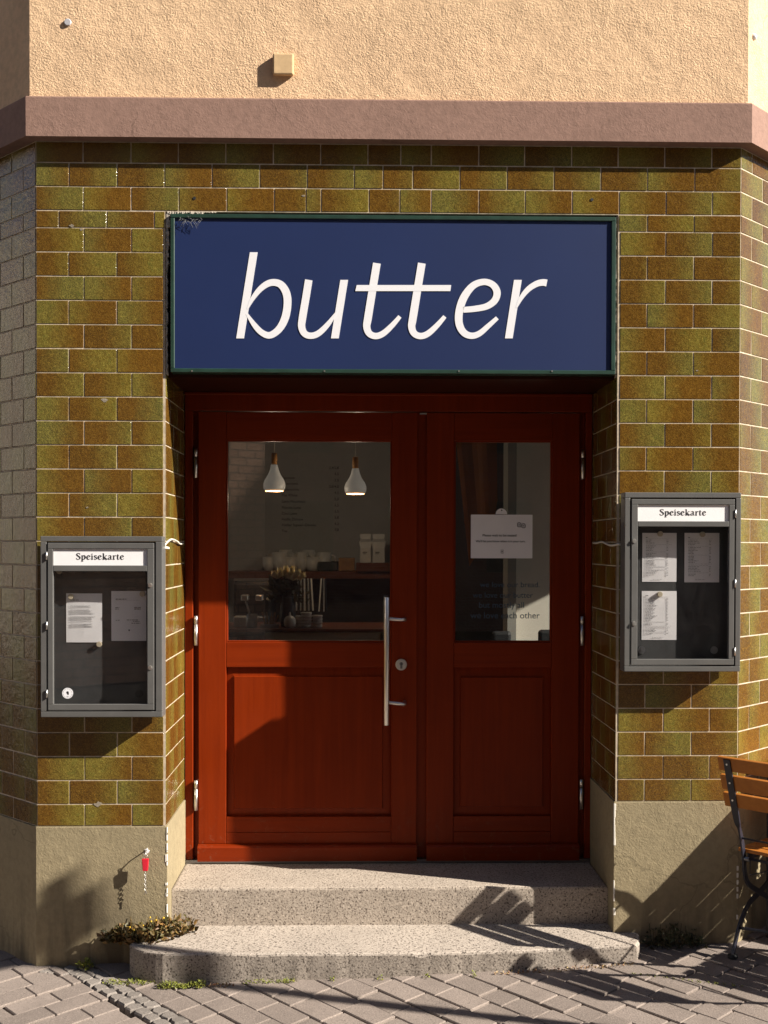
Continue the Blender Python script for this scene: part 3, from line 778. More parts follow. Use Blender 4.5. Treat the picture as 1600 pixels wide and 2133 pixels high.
def word(bm, text, x0, zb, xh, y):
    """lays the word out from x0 on base line zb; xh is the height of a small letter"""
    k = xh/100; x = 0
    for ch in text:
        adv, strokes = GL[ch]
        for i, s in enumerate(strokes):
            ribbon(bm, s, lambda a_, b_: Vector((x0+(x+a_)*k*1.3, y-.00012*i, zb+b_*k)), .0006, 5 if len(s) > 3 else 1)
        x += adv+7
    return x*k
def word_w(text): return sum(GL[c][0]+7 for c in text)-7

def lines(bm, x0, x1, zs, y, rr, h, words=True):
    for z in zs:
        x = x0; end = x1-(x1-x0)*rr.uniform(0, .25)
        while x < end:
            wd = min(rr.uniform(.004, .014), end-x)
            bx(bm, x, x+wd, y-.0003, y+.0002, z, z+h); x += wd+.0028
def sheet(rect, y, label, spec, seed, tilt=0):
    """one printed sheet on the back board; spec: rows (x0, x1, z) as fractions of the sheet"""
    a_, b_ = at(rect[0], rect[1], y), at(rect[2], rect[3], y)
    x0, x1, z1, z0 = a_.x, b_.x, a_.z, b_.z
    root = empty('menu_sheet', ((x0+x1)/2, y, z0), label, 'paper sheet', 'printed sheets in the menu cases')
    bm = B(); n = 6; rr = random.Random(seed)
    g = [[bm.verts.new((x0+(x1-x0)*i/n, y-.0016*math.sin(math.pi*i/n)*rr.uniform(.7, 1.2)-.0012*math.sin(j/n*3), z0+(z1-z0)*j/n)) for i in range(n+1)] for j in range(n+1)]
    for j in range(n):
        for i in range(n): bm.faces.new((g[j][i], g[j][i+1], g[j+1][i+1], g[j+1][i]))
    put('page', bm, M['paper'], root)
    bm = B()
    for fx0, fx1, fz, th in spec:
        lines(bm, x0+(x1-x0)*fx0, x0+(x1-x0)*fx1, [z0+(z1-z0)*fz], y-.0042, rr, th)
    put('print', bm, M['print'], root)
    if tilt: root.rotation_euler = (0, tilt, 0)
def magnet(px, py, y, label):
    p = at(px, py, y)
    bm = disc(B(), p, .0115, y-.009, y+.002, 18)
    bmesh.ops.bevel(bm, geom=[e for e in bm.edges if e.verts[0].co.y < y-.005 and e.verts[1].co.y < y-.005], offset=.002, segments=2, affect='EDGES')
    tag(put('magnet', bm, M['magnet']), label, 'magnet', 'cream magnets in the menu cases')

def menu_case(L_, T_, R_, B_, inner, hdr, win, hinge_left, label, screws, hinges):
    """all arguments in pixels of the photograph on the case's front plane y = -.1"""
    YF, YB = -.100, -.020
    def X(px): return ax(px, (T_+B_)/2, YF)
    def Z(py): return az((L_+R_)/2, py, YF)
    x0, x1, z0, z1 = X(L_), X(R_), Z(B_), Z(T_)
    root = empty('menu_case', ((x0+x1)/2, YB, z0), label, 'menu case', 'grey menu cases beside the door')
    ix0, ix1, iz0, iz1 = X(inner[0]), X(inner[2]), Z(inner[3]), Z(inner[1])
    bm = B()
    for (a_, b_, c_, d_) in ((x0, x1, iz1, z1), (x0, x1, z0, iz0), (x0, ix0, iz0+.0004, iz1-.0004), (ix1, x1, iz0+.0004, iz1-.0004)):
        bx(bm, a_, b_, YF, YB, c_, d_, .0022, 2)
    put('outer_frame', bm, M['case'], root)
    put('back_board', bx(B(), ix0+.0005, ix1-.0005, -.030, YB-.001, iz0+.0005, iz1-.0005), M['case_dark'], root)
    hx0, hx1, hz0, hz1 = X(hdr[0]), X(hdr[2]), Z(hdr[3]), Z(hdr[1])
    wx0, wx1, wz0, wz1 = X(win[0]), X(win[2]), Z(win[3]), Z(win[1])
    gp = .0058
    fx0, fx1, fz0, fz1 = ix0+gp, ix1-gp, iz0+gp, iz1-gp
    bm = B(); yf, yb = YF-.003, YF+.018
    xa, xb = min(hx0, wx0), max(hx1, wx1)
    for (a_, b_, c_, d_) in ((fx0, fx1, hz1, fz1), (fx0, fx1, fz0, wz0), (fx0, xa, wz0+.0003, hz1-.0003), (xb, fx1, wz0+.0003, hz1-.0003), (xa+.0003, xb-.0003, wz1, hz0)):
        bx(bm, a_, b_, yf, yb, c_, d_, .0018, 2)
    put('case_door', bm, M['case'], root)
    pn = put('header_plate', bx(B(), xa+.0005, xb-.0005, YF+.004, YF+.010, hz0+.0005, hz1-.0005), M['paper'], root)
    bm = B(); ww = (hx1-hx0)*(.515); xh = ww/word_w('Speisekarte')*100/1.3
    word(bm, 'Speisekarte', (hx0+hx1)/2-ww/2, (hz0+hz1)/2-xh*.56, xh, YF+.0032)
    put('lettering', bm, M['ink'], pn)
    put('case_glass', bx(B(), xa+.001, xb-.001, YF+.009, YF+.012, wz0-.002, wz1+.002), M['case_glass'], root)
    for sy_ in screws:
        px_, py_ = sy_; p = at(px_, py_, yf)
        bm = disc(B(), p, .0095, yf-.0055, yf+.003, 14); bmesh.ops.bevel(bm, geom=[e for e in bm.edges if e.verts[0].co.y < yf-.004 and e.verts[1].co.y < yf-.004], offset=.0025, segments=2, affect='EDGES')
        put('cam_lock', bm, M['steel'], root)
    for py_ in hinges:
        hx = ix0+.002 if hinge_left else ix1-.002; z = Z(py_)
        put('case_hinge', tube(B(), [(hx, YF-.004, z-.017), (hx, YF-.004, z+.017)], .0035, 8), M['steel'], root, True)
    for cx in (x0+.09, x1-.09):
        for z in (z0+.1, z1-.1):
            put('wall_spacer', bx(B(), cx-.02, cx+.02, YB+.0005, .0005, z-.02, z+.02), M['case_dark'], root)
    return root
YS = -.0315
cl = menu_case(84.5, 1117, 338, 1494, (97, 1128, 324, 1482), (111, 1143, 306, 1178), (112.5, 1190, 307, 1467), True,
               'grey metal menu case left of the door, with two sheets and a round sticker', ((313, 1219), (313, 1391)), (1158, 1303, 1445))
crt = menu_case(1301, 1026, 1543, 1399, (1312, 1037, 1532, 1388), (1328, 1051, 1517, 1086), (1328, 1097, 1518, 1373), False,
               'grey metal menu case right of the door, with three printed sheets', ((1321, 1127), (1321, 1299)), (1070, 1215, 1357))
para = [(.12, .40, .86, .0022), (.12, .85, .845, .0006)]
para += [(.12, .78, z, .0012) for z in (.745, .72)] + [(.12, .82, z, .0012) for z in (.665, .645, .625, .605, .585)] + [(.12, .84, z, .0012) for z in (.525, .505, .485, .465, .43)] + [(.12, .8, z, .0012) for z in (.375, .355, .335, .315)]
# the board lies behind the front plane, so the sheets keep the pixels of the photograph at the depth of the board
sheet((138, 1236, 213, 1338), YS, 'white text sheet with dense paragraphs in the left menu case', para, 1)
oh = [(.13, .48, .83, .003), (.13, .88, .815, .0006), (.12, .24, .66, .0028), (.12, .24, .632, .0028), (.66, .88, .66, .0028), (.66, .88, .632, .0028),
      (.13, .25, .41, .0022), (.45, .88, .415, .0022), (.62, .88, .385, .0022), (.58, .88, .35, .0026), (.50, .54, .2, .006), (.49, .55, .21, .003)]
sheet((232, 1231, 305, 1335), YS, 'shaded opening-hours sheet at the right edge of the left menu case', oh, 2)
def price(seed):
    rr = random.Random(seed); s = [(.10, .18, .90, .003), (.10, .88, .88, .0005)]
    z = .85
    while z > .12:
        if rr.random() < .86:
            s.append((.10, rr.uniform(.25, .5), z, .0016)); s.append((.70, .76, z, .0016))
        else: s.append((.10, .85, z, .0006))
        z -= .030
    s.append((.3, .62, .05, .0012)); return s
sheet((1338, 1110, 1409, 1212), YS, 'price sheet pinned at the upper left of the right menu case', price(4), 4)
sheet((1426, 1110, 1498, 1213), YS, 'shaded price sheet at the upper right of the right menu case', price(5), 5)
sheet((1337, 1231, 1409, 1333), YS, 'price sheet at the lower left of the right menu case', price(6), 6)
for (px, py, lb) in ((124, 1190, 'cream magnet at the top left corner of the left case window'), (148, 1243, 'cream magnet on the upper left of the paragraph sheet'),
                     (207, 1342, 'cream magnet at the lower right of the paragraph sheet'), (297, 1237, 'cream magnet on the shaded opening-hours sheet'),
                     (1375, 1112, 'cream magnet on the upper left price sheet'), (1463, 1113, 'cream magnet on the upper right price sheet'),
                     (1374, 1238, 'cream magnet on the lower left price sheet')):
    magnet(px, py, YS-.006, lb)
p = at(141, 1444, -.0915)
stk = empty('round_sticker', p, 'round white sticker with dark emblem low on the left case glass', 'sticker')
put('sticker_disc', disc(B(), p, .0225, -.0922, -.0914, 32), M['white_paint'], stk)
bm = B()
for i in range(40):
    a_ = 2*math.pi*i/40
    if i % 4: bx(bm, p.x+.0185*math.cos(a_)-.0007, p.x+.0185*math.cos(a_)+.0007, -.0926, -.0921, p.z+.0185*math.sin(a_)-.0007, p.z+.0185*math.sin(a_)+.0007)
disc(bm, p+Vector((0, 0, .003)), .0052, -.0926, -.0921, 14); bx(bm, p.x-.001, p.x+.005, -.0926, -.0921, p.z-.006, p.z+.004); bx(bm, p.x-.004, p.x+.004, -.0926, -.0921, p.z-.0135, p.z-.0122)
put('sticker_emblem', bm, M['ink'], stk)
for px, py in ((1336, 1354), (1487, 1354), (290, 1445)):
    p = at(px, py, -.031); bm = B(); disc(bm, p, .016, -.036, -.029, 20); disc(bm, p, .006, -.039, -.035, 12)
    put('mounting_screw', bm, M['dark_steel'] if px != 290 else M['rubber'], crt if px > 800 else cl)
# cables from the cases into the recess
def cable(pts, label):
    bm = tube(B(), smooth_pts([tuple(p) for p in pts], 6), .0045, 8)
    tag(put('cable', bm, M['cable'], smooth=True), label, 'cable', 'lamp cables of the menu cases')
cable([at(337, 1141, -.03), at(352, 1142, -.018), (RL-.005, -.012, at(356, 1137, 0).z), (RL+.008, .06, at(362, 1130, 0).z+.012), (RL+.009, .2, at(362, 1129, 0).z+.006), (RL+.008, .32, at(376, 1133, .3).z), (RL+.004, .44, at(382, 1132, .4).z)], 'white cable from the left menu case bent round the recess edge')
cable([at(1301, 1134, -.03), at(1292, 1134, -.016), (RR+.004, -.012, at(1283, 1134, 0).z), (RR-.008, .08, at(1272, 1136, .08).z), (RR-.009, .24, at(1257, 1129, .24).z), (RR-.008, .36, at(1248, 1131, .36).z), (RR-.005, .46, at(1238, 1131, .46).z)], 'thin cable from the right menu case running into the dark recess')

# ---------------------------------------------------------------- red tag with chain on the left plinth
hp = at(306, 1778, -.01)
ht = empty('hook_tag', hp, 'small red tag with thin chain on a wall hook, left plinth', 'tag')
bm = B(); rr = random.Random(2)
plate(bm, [hp+Vector((rr.uniform(.5, 1.2)*.010*math.cos(i*.7), -.0015+.0047, rr.uniform(.5, 1.3)*.010*math.sin(i*.7)+.012)) for i in range(9)], .002)
put('filler_patch', bm, M['white_paint'], ht)
put('hook', tube(B(), [(hp.x, 0, hp.z+.015), (hp.x, -.03, hp.z+.016), (hp.x, -.043, hp.z+.006), (hp.x, -.044, hp.z-.004)], .0025, 8), M['steel'], ht, True)
put('wire_loop', tube(B(), smooth_pts([(hp.x-.005, -.044, hp.z-.014), (hp.x-.007, -.045, hp.z+.005), (hp.x, -.045, hp.z+.013), (hp.x+.007, -.045, hp.z+.005), (hp.x+.005, -.044, hp.z-.014)], 4), .0013, 6), M['steel'], ht)
bm = B(); t0 = [(hp.x+s*wd, -.044+t*.007, hp.z+z) for (wd, z) in ((.0145, -.012), (.0105, -.064)) for s, t in ((-1, -1), (1, -1), (1, 1), (-1, 1))]
vs = [bm.verts.new(v) for v in t0]
bm.faces.new(vs[:4]); bm.faces.new(vs[4:][::-1])
for i in range(4): bm.faces.new((vs[i], vs[(i+1) % 4], vs[4+(i+1) % 4], vs[4+i]))
bmesh.ops.bevel(bm, geom=list(bm.edges), offset=.0025, segments=2, affect='EDGES')
put('red_sleeve', bm, M['red'], ht)
for i in range(8):
    z = hp.z-.068-i*.0102; bm = B(); r_ = .0052
    ring_ = [(hp.x+(r_*.7*math.cos(a_) if i % 2 else 0), -.044+(0 if i % 2 else r_*.7*math.cos(a_)), z+r_*1.25*math.sin(a_)) for a_ in [2*math.pi*k/10 for k in range(11)]]
    tube(bm, ring_, .0012, 5, False); put('chain_link', bm, M['steel'], ht)
bm = B(); z = hp.z-.068-8*.0102
tube(bm, [(hp.x, -.044, z+.004), (hp.x+.006, -.046, z-.010)], .0018, 6); tube(bm, [(hp.x, -.044, z+.004), (hp.x-.003, -.043, z-.013)], .0018, 6)
put('chain_end', bm, M['steel'], ht)

# ---------------------------------------------------------------- chairs, table, sign post
def flat_bar(bm, pts, w0):
    """bar swept in the (s, z) plane of a chair side; points (s, z, half width, half thickness), w0 its place across"""
    P = smooth_pts(pts, 4); rings = []
    for i, p in enumerate(P):
        q, r = P[min(i+1, len(P)-1)], P[max(i-1, 0)]
        t = Vector((q[0]-r[0], 0, q[1]-r[1])).normalized(); n = Vector((-t.z, 0, t.x)); c_ = Vector((p[0], w0, p[1]))
        rings.append([bm.verts.new(c_+Vector((0, a_*p[2], 0))+n*(b_*p[3])) for a_, b_ in ((-1, -1), (1, -1), (1, 1), (-1, 1))])
    for i in range(len(rings)-1):
        for k in range(4): bm.faces.new((rings[i][k], rings[i][(k+1) % 4], rings[i+1][(k+1) % 4], rings[i+1][k]))
    bm.faces.new(rings[0][::-1]); bm.faces.new(rings[-1])
    return bm
def make_chair(label, group):
    """folding garden chair; x forwards, y across (0 .. -.42), z up, origin at the far rear foot"""
    root = empty('folding_chair', (0, 0, 0), label, 'chair', group)
    for i, w0 in enumerate((0, -.40)):
        put('back_leg', flat_bar(B(), [(-.078, .838, .0145, .004), (-.047, .738, .015, .004), (.002, .585, .014, .004), (.022, .545, .006, .006), (.034, .52, .004, .009), (.047, .478, .004, .011), (.064, .408, .004, .011), (.070, .352, .004, .011), (.103, .292, .004, .011), (.20, .238, .004, .011), (.30, .18, .004, .011), (.38, .09, .004, .011), (.42, .0, .004, .011)], w0), M['chair_steel'], root)
        put('front_leg', flat_bar(B(), [(.0, .012, .004, .010), (.024, .075, .004, .010), (.062, .140, .004, .011), (.122, .200, .004, .011), (.21, .232, .004, .011), (.29, .265, .004, .011), (.37, .34, .004, .011), (.43, .415, .004, .011)], w0+(.012 if i == 0 else -.012)), M['chair_steel'], root)
        put('foot_cap', lathe(B(), [(.018, 0), (.021, .004), (.020, .016), (.012, .020)], (.0, w0+(.012 if i == 0 else -.012), 0), 14), M['rubber'], root, True)
        put('foot_cap', lathe(B(), [(.018, 0), (.021, .004), (.020, .016), (.012, .020)], (.42, w0, 0), 14), M['rubber'], root, True)
        put('seat_rail', bx(B(), .07, .44, w0-.004+(-.016 if i == 0 else .016), w0+.004+(-.016 if i == 0 else .016), .405, .43, .001), M['chair_steel'], root)
        put('pivot', tube(B(), [(.064, w0-.024, .408), (.064, w0+.010, .408)], .010, 10), M['dark_steel'], root, True)
    for s, z, r_ in ((.041, .498, .0045), (.068, .410, .006), (.42, .410, .005), (.36, .118, .005)):
        put('cross_rod', tube(B(), [(s, .0, z), (s, -.40, z)], r_, 8), M['chair_steel'], root, True)
    put('cross_rod', tube(B(), smooth_pts([(.048, .012, .118), (.048, -.1, .130), (.048, -.2, .134), (.048, -.3, .130), (.048, -.412, .118)], 4), .0065, 8), M['chair_steel'], root, True)
    put('latch_wire', tube(B(), [(.06, -.03, .41), (.06, -.03, .345), (.10, -.11, .375), (.12, -.13, .41)], .0025, 6), M['chair_steel'], root, True)
    for z0, z1, s0, s1 in ((.788, .848, -.058, -.076), (.705, .772, -.033, -.053), (.633, .695, -.010, -.030)):
        bm = bx(B(), -.0085, .0085, -.445, .045, -(z1-z0)/2, (z1-z0)/2, .003, 2)
        bm.transform(Matrix.Translation(((s0+s1)/2+.006, 0, (z0+z1)/2)) @ Matrix.Rotation(-.30, 4, 'Y'))
        b_ = put('back_slat', bm, M['slat'], root)
        for w0 in (0, -.40):
            put('bolt', (lambda q: (q.transform(Matrix.Translation(((s0+s1)/2-.0085, w0, (z0+z1)/2))), q)[1])(tube(B(), [(-.004, 0, 0), (.002, 0, 0)], .004, 8)), M['steel'], root)
    for i in range(6):
        s = .095+i*.062
        put('seat_slat', bx(B(), s-.026, s+.026, -.43, .03, .432, .448, .003, 2), M['slat'], root)
    return root
CG = 'wooden folding chairs at the cafe table'
ch1 = make_chair('wooden slatted folding chair with dark steel legs beside the right plinth', CG)
def copy_tree(o, parent=None):
    n = o.copy(); COL.objects.link(n); n.parent = parent
    for k in list(o.children): copy_tree(k, n)
    return n
ch2 = copy_tree(ch1)
ch2['label'] = 'second wooden folding chair, drawn back from the table towards the street'
ch1.location = (1.552, -.190, gz(1.552, -.190)); ch1.rotation_euler = (0, 0, math.radians(42))
ch2.location = (1.93, -.62, gz(1.93, -.62)); ch2.rotation_euler = (0, 0, math.radians(45))

tb = empty('cafe_table', (2.06, -.31, gz(2.06, -.31)), 'square slatted wooden cafe table by the right wing wall', 'table')
def local(bm, o, ang): bm.transform(Matrix.Translation(o) @ Matrix.Rotation(ang, 4, 'Z')); return bm
tO = Vector((2.06, -.31, gz(2.06, -.31))); tA = math.radians(45)
for i in range(6):
    put('table_board', local(bx(B(), .0, .70, i*.085, i*.085+.0846, .715, .738, .002), tO, tA), M['slat'], tb)
for lx, ly in ((.05, .05), (.65, .05), (.05, .45), (.65, .45)):
    put('table_leg', local(bx(B(), lx-.012, lx+.012, ly-.012, ly+.012, 0, .714, .002), tO, tA), M['chair_steel'], tb)
for ly in (.05, .45):
    put('table_rail', local(bx(B(), .063, .637, ly-.008, ly+.008, .68, .7145, .001), tO, tA), M['chair_steel'], tb)

pO = Vector((2.55, -.35, gz(2.55, -.35)))  # unseen box and shrub, added to keep sun off the right wing's plinth
plr = empty('added_planter', pO, 'wooden box with a dense shrub, added out of view to block sun', 'added_planter')
put('planter_box', local(bx(B(), 0, .95, 0, .42, 0, .55, .006), pO, tA), M['counter_dark'], plr)
put('soil', local(bx(B(), .03, .92, .03, .39, .549, .556), pO, tA), M['dirt'], plr)
pb = Vector((3.055, -1.55, gz(3.055, -1.55)))
sp = empty('street_sign', pb, 'grey street sign post with a small plate, on the pavement to the right', 'sign post')
put('post', tube(B(), [pb+Vector((0, 0, -.05)), pb+Vector((0, 0, 3.24))], .033, 14), M['steel'], sp, True)
put('sign_plate', local(bx(B(), -.13, .13, -.045, -.040, 2.99, 3.20, .003), pb, math.atan2(.475, .88)), M['white_paint'], sp)

# ---------------------------------------------------------------- weeds and moss
def leaf_tuft(bm, c, r, h, n, rr, size, up=.5):
    for i in range(n):
        a_ = rr.uniform(0, 6.283); d = r*math.sqrt(rr.random())
        p = Vector((c[0]+math.cos(a_)*d, c[1]+math.sin(a_)*d, c[2]+h*rr.random()**1.3*(1-.5*(d/r)**2)))
        dr = Vector((rr.uniform(-1, 1), rr.uniform(-1, 1), rr.uniform(-.2, 1)*up+.25)).normalized()
        sd = dr.cross(Vector((rr.uniform(-1, 1), rr.uniform(-1, 1), rr.uniform(-1, 1)))).normalized()
        l = size*rr.uniform(.6, 1.5); wd = l*rr.uniform(.18, .34)
        nrm = dr.cross(sd)*wd*.5
        v = [bm.verts.new(p), bm.verts.new(p+dr*l*.5+sd*wd+nrm), bm.verts.new(p+dr*l), bm.verts.new(p+dr*l*.5-sd*wd+nrm)]
        bm.faces.new((v[0], v[1], v[2])); bm.faces.new((v[0], v[2], v[3]))
def leaf_mat(name, cols):
    m, nt, b, N, L = new_mat(name)
    g_ = N.new('ShaderNodeNewGeometry')
    c = ramp(nt, g_.outputs['Random Per Island'], [(i/max(1, len(cols)-1), cc) for i, cc in enumerate(cols)])
    L.new(c, b.inputs['Base Color']); b.inputs['Roughness'].default_value = .6
    return m
M['shrub'] = leaf_mat('shrub_leaves', [(.03, .06, .015), (.06, .10, .025), (.045, .08, .02)])
M['weed'] = leaf_mat('weed_leaves', [(.045, .045, .012), (.10, .075, .018), (.16, .075, .02), (.06, .06, .015), (.22, .12, .03)])
M['dark_weed'] = leaf_mat('dark_weed_leaves', [(.02, .026, .010), (.045, .05, .016), (.06, .04, .015)])
M['moss'] = leaf_mat('moss_leaves', [(.10, .13, .015), (.19, .20, .02), (.14, .16, .02), (.26, .24, .035)])
M['dry'] = leaf_mat('dry_litter', [(.30, .17, .07), (.22, .09, .04), (.36, .27, .15), (.28, .20, .05)])
M['bud'] = simple('yellow_bud', (.65, .40, .03), .6)
rr = random.Random(17)
def weed(name, label, spots, mat, stems=True, buds=0, size=.014):
    c0 = Vector(spots[0][:3]); root = empty(name, c0, label, 'weed')
    bm = B()
    for x, y, z, r, h, n in spots: leaf_tuft(bm, (x, y, z), r, h, int(n*.6), rr, size)
    put('leaves', bm, M[mat], root)
    bm = B()
    for x, y, z, r, h, n in spots:
        for i in range(max(4, n//18)):
            q = Vector((x+rr.uniform(-r, r)*.9, y+rr.uniform(-r, r)*.9, z+h*rr.uniform(.7, 1.25)))
            tube(bm, [(x+(q.x-x)*.4, y+(q.y-y)*.4, z), (x+(q.x-x)*.8, y+(q.y-y)*.8, z+h*.4), q], .0014, 4)
    put('stems', bm, M[mat], root)
    if buds:
        bm = B()
        for i in range(buds):
            x, y, z, r, h, n = rr.choice(spots); s = B(); bmesh.ops.create_icosphere(s, subdivisions=1, radius=rr.uniform(.003, .0055))
            s.transform(Matrix.Translation((x+rr.uniform(-r, r), y+rr.uniform(-r, r)*.8, z+h*rr.uniform(.7, 1.15)))); me = bpy.data.meshes.new('t'); s.to_mesh(me); s.free(); bm.from_mesh(me); bpy.data.meshes.remove(me)
        put('buds', bm, M['bud'], root)
bm = B(); rs_ = random.Random(31)
for i in range(9): leaf_tuft(bm, (.1+i*.095, .21, .56), .20, .42, 230, rs_, .055)
bm.transform(Matrix.Translation(pO) @ Matrix.Rotation(tA, 4, 'Z'))
put('shrub', bm, M['shrub'], plr)
sp_ = []
for x, y, z, r, h, n in ((-.95, -.055, .035, .055, .075, 260), (-.90, -.075, .042, .055, .07, 260), (-.85, -.06, .045, .055, .085, 260), (-.80, -.025, .045, .05, .075, 220), (-.755, .03, .045, .05, .065, 170), (-1.00, -.04, .03, .05, .07, 220), (-1.05, -.05, .03, .035, .055, 110)):
    sp_.append((x, y, z, r, h, n))
weed('weed_clump', 'brownish weeds with yellow buds growing over the left end of the lower step', sp_, 'weed', buds=12, size=.026)
weed('weed_clump', 'dark low weeds in the shade right of the lower step', [(1.27, -.02, gz(1.27, 0), .05, .08, 160), (1.34, -.03, gz(1.34, 0), .06, .09, 200), (1.42, -.025, gz(1.42, 0), .05, .07, 140)], 'dark_weed', size=.02)
weed('grass_tuft', 'small light tuft at the foot of the left plinth', [(-1.155, -.045, gz(-1.15, 0), .03, .04, 90)], 'moss', size=.018)
def moss(label, spots, mat='moss', size=.009):
    bm = B()
    for x, y, r, h, n in spots: leaf_tuft(bm, (x, y, gz(x, y)-.002), r, h, n, rr, size, .8)
    o = put('moss', bm, M[mat]); o['kind'] = 'stuff'; o['label'] = label
moss('bright yellow-green moss along the foot of the lower step', [(-.80+i*.020, -.262-.004*i % .012, .020, .030*(.6+.4*math.sin(i)), 80) for i in range(9)] + [(-.45+i*.03, -.262, .014, .016, 30) for i in range(7)] + [(-.30+i*.19, -.262, .012, .018, 22) for i in range(5)])
moss('flat dark moss in the joints left of the lower step', [(-1.02+i*.03, -.20-.01*(i % 3), .026, .012, 60) for i in range(7)], size=.008)
moss('moss in the paver joints at the right', [(1.10+i*.03, -.30-i*.012, .010, .006, 14) for i in range(14)], size=.006)
moss('dry leaf litter against the lower step', [(.55+i*.03, -.255+.0022*i, .016, .008, 9) for i in range(20)] + [(-.60+i*.02, -.275, .014, .014, 12) for i in range(5)], 'dry', .010)

# ---------------------------------------------------------------- inside the cafe
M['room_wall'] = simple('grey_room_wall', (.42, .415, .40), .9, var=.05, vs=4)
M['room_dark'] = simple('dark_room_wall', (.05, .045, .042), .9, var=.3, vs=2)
M['room_white'] = simple('white_room_wall', (.62, .57, .49), .9, var=.06, vs=3)
M['room_floor'] = wood_mat('floor_boards', (.10, .055, .03), (.06, .03, .018), .5, axis='X')
M['china'] = simple('white_china', (.62, .60, .56), .3)
M['kraft'] = simple('kraft_card', (.30, .17, .08), .8, var=.1)
M['black'] = simple('black_plastic', (.012, .012, .013), .5)
M['oak'] = simple('oak_neck', (.62, .28, .06), .5)
M['counter'] = wood_mat('counter_wood', (.16, .055, .03), (.09, .03, .018), .35, axis='X')
M['glow'] = emit_mat('lamp_glow', (1., .50, .20), 4.)
M['lit_shade'] = simple('porcelain_shade', (.75, .71, .66), .4)
M['lit_shade'].node_tree.nodes['Principled BSDF'].inputs['Emission Color'].default_value = (1, .88, .74, 1)
M['lit_shade'].node_tree.nodes['Principled BSDF'].inputs['Emission Strength'].default_value = .06
M['orange'] = simple('ochre_cloth', (.36, .155, .035), .85, var=.12, vs=5)
room = [(-1.2, .645), (1.86, .645), (3.75, 2.535), (3.75, 4.1), (-3.3, 4.1), (-3.3, 2.62)]
put('interior_floor', prism(B(), room, .1, .2), M['room_floor'], bld)
put('interior_ceiling', prism(B(), room, 3.2, 3.28), M['room_wall'], bld)
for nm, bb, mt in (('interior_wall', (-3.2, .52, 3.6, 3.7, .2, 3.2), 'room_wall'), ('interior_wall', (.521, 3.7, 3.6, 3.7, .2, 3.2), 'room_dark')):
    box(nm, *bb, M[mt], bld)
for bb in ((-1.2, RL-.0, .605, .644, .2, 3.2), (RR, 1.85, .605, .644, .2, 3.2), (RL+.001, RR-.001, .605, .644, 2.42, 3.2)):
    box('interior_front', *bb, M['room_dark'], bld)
def ibox(name, px0, py0, px1, py1, y, depth, mat, parent=None, bev=0):
    a_, b_ = at(px0, py0, y), at(px1, py1, y)
    return box(name, min(a_.x, b_.x), max(a_.x, b_.x), y, y+depth, b_.z, a_.z, mat, parent, bev)
# painted price list on the back wall
def text_mesh(s, size, pos, align='LEFT'):
    cu = bpy.data.curves.new('t', 'FONT'); cu.body = s; cu.size = size; cu.align_x = align; cu.extrude = .0006
    ob = bpy.data.objects.new('t', cu); COL.objects.link(ob); bpy.context.view_layer.update()
    me = bpy.data.meshes.new_from_object(ob.evaluated_get(bpy.context.evaluated_depsgraph_get()))
    me.transform(Matrix.Translation(pos) @ Matrix.Rotation(math.pi/2, 4, 'X'))
    bpy.data.objects.remove(ob); bpy.data.curves.remove(cu)
    return me
def texts(name, items, mat, parent):
    bm = B()
    for s, size, pos, al in items:
        me = text_mesh(s, size, pos, al); bm.from_mesh(me); bpy.data.meshes.remove(me)
    return put(name, bm, M[mat], parent)
YB_ = 3.598
items = []
for s, py in (('Espresso', 992.7), ('Americano', 1004.6), ('Cappuccino', 1016.6), ('Flat White', 1029), ('Latte Macchiato', 1042), ('Matcha Latte', 1055), ('Chai Latte', 1067), ('Heiße Zitrone', 1079), ('Heißer Ingwer-Zitrone', 1091), ('Tee', 1103.6)):
    items.append((s, .027, at(587, py+5, YB_), 'LEFT'))
for s, py in (('2,4/2,8', 972), ('3,5', 984.5), ('3,0', 998), ('3,8/4,8', 1011), ('4,5', 1024), ('5,0', 1037), ('5,5', 1050), ('5,5', 1063), ('3,8', 1075.5), ('4,2', 1088.6), ('3,8', 1101)):
    items.append((s, .027, at(706, py+5, YB_), 'RIGHT'))
pl_ = texts('price_list', items, 'ink', None)
tag(pl_, 'dark price list lettered on the grey wall behind the counter', 'price list')

def pendant(px, neck_y0, neck_y1, bot, y, label):
    c_ = at(px, bot, y); k = (y-CAM.y)/FPX
    root = empty('pendant_lamp', c_, label, 'pendant lamp', 'pendant lamps over the counter')
    zt = az(px, neck_y0, y); zn = az(px, neck_y1, y); H = zn-c_.z
    put('cord', tube(B(), [(c_.x, y, zt), (c_.x, y, 3.2)], .004, 6), M['cable'], root)
    put('wood_neck', lathe(B(), [(5.6*k, 0), (6.3*k, (zt-zn)*.5), (5.8*k, zt-zn)], (c_.x, y, zn), 16), M['oak'], root, True)
    put('lamp_shade', lathe(B(), [(20*k, .0), (22.5*k, H*.10), (23*k, H*.25), (20*k, H*.42), (13*k, H*.62), (8.8*k, H*.82), (7*k, H)], (c_.x, y, c_.z), 28), M['lit_shade'], root, True)
    put('lamp_glow', lathe(B(), [(18.5*k, -.004), (18.5*k, .0)], (c_.x, y, c_.z-.0005), 24), M['glow'], root)
    L_ = bpy.data.lights.new('pendant_light', 'POINT'); L_.energy = 1.5; L_.color = (1, .80, .58); L_.shadow_soft_size = 0
    lo_ = bpy.data.objects.new('pendant_light', L_); COL.objects.link(lo_); lo_.parent = root; lo_.location = (0, 0, -.05)
pendant(571.5, 944, 968, 1022, 2.1, 'white pendant lamp with oak neck, the left one of two over the counter')
pendant(740.5, 952, 976, 1028, 2.0, 'white pendant lamp with oak neck, the right one of two over the counter')
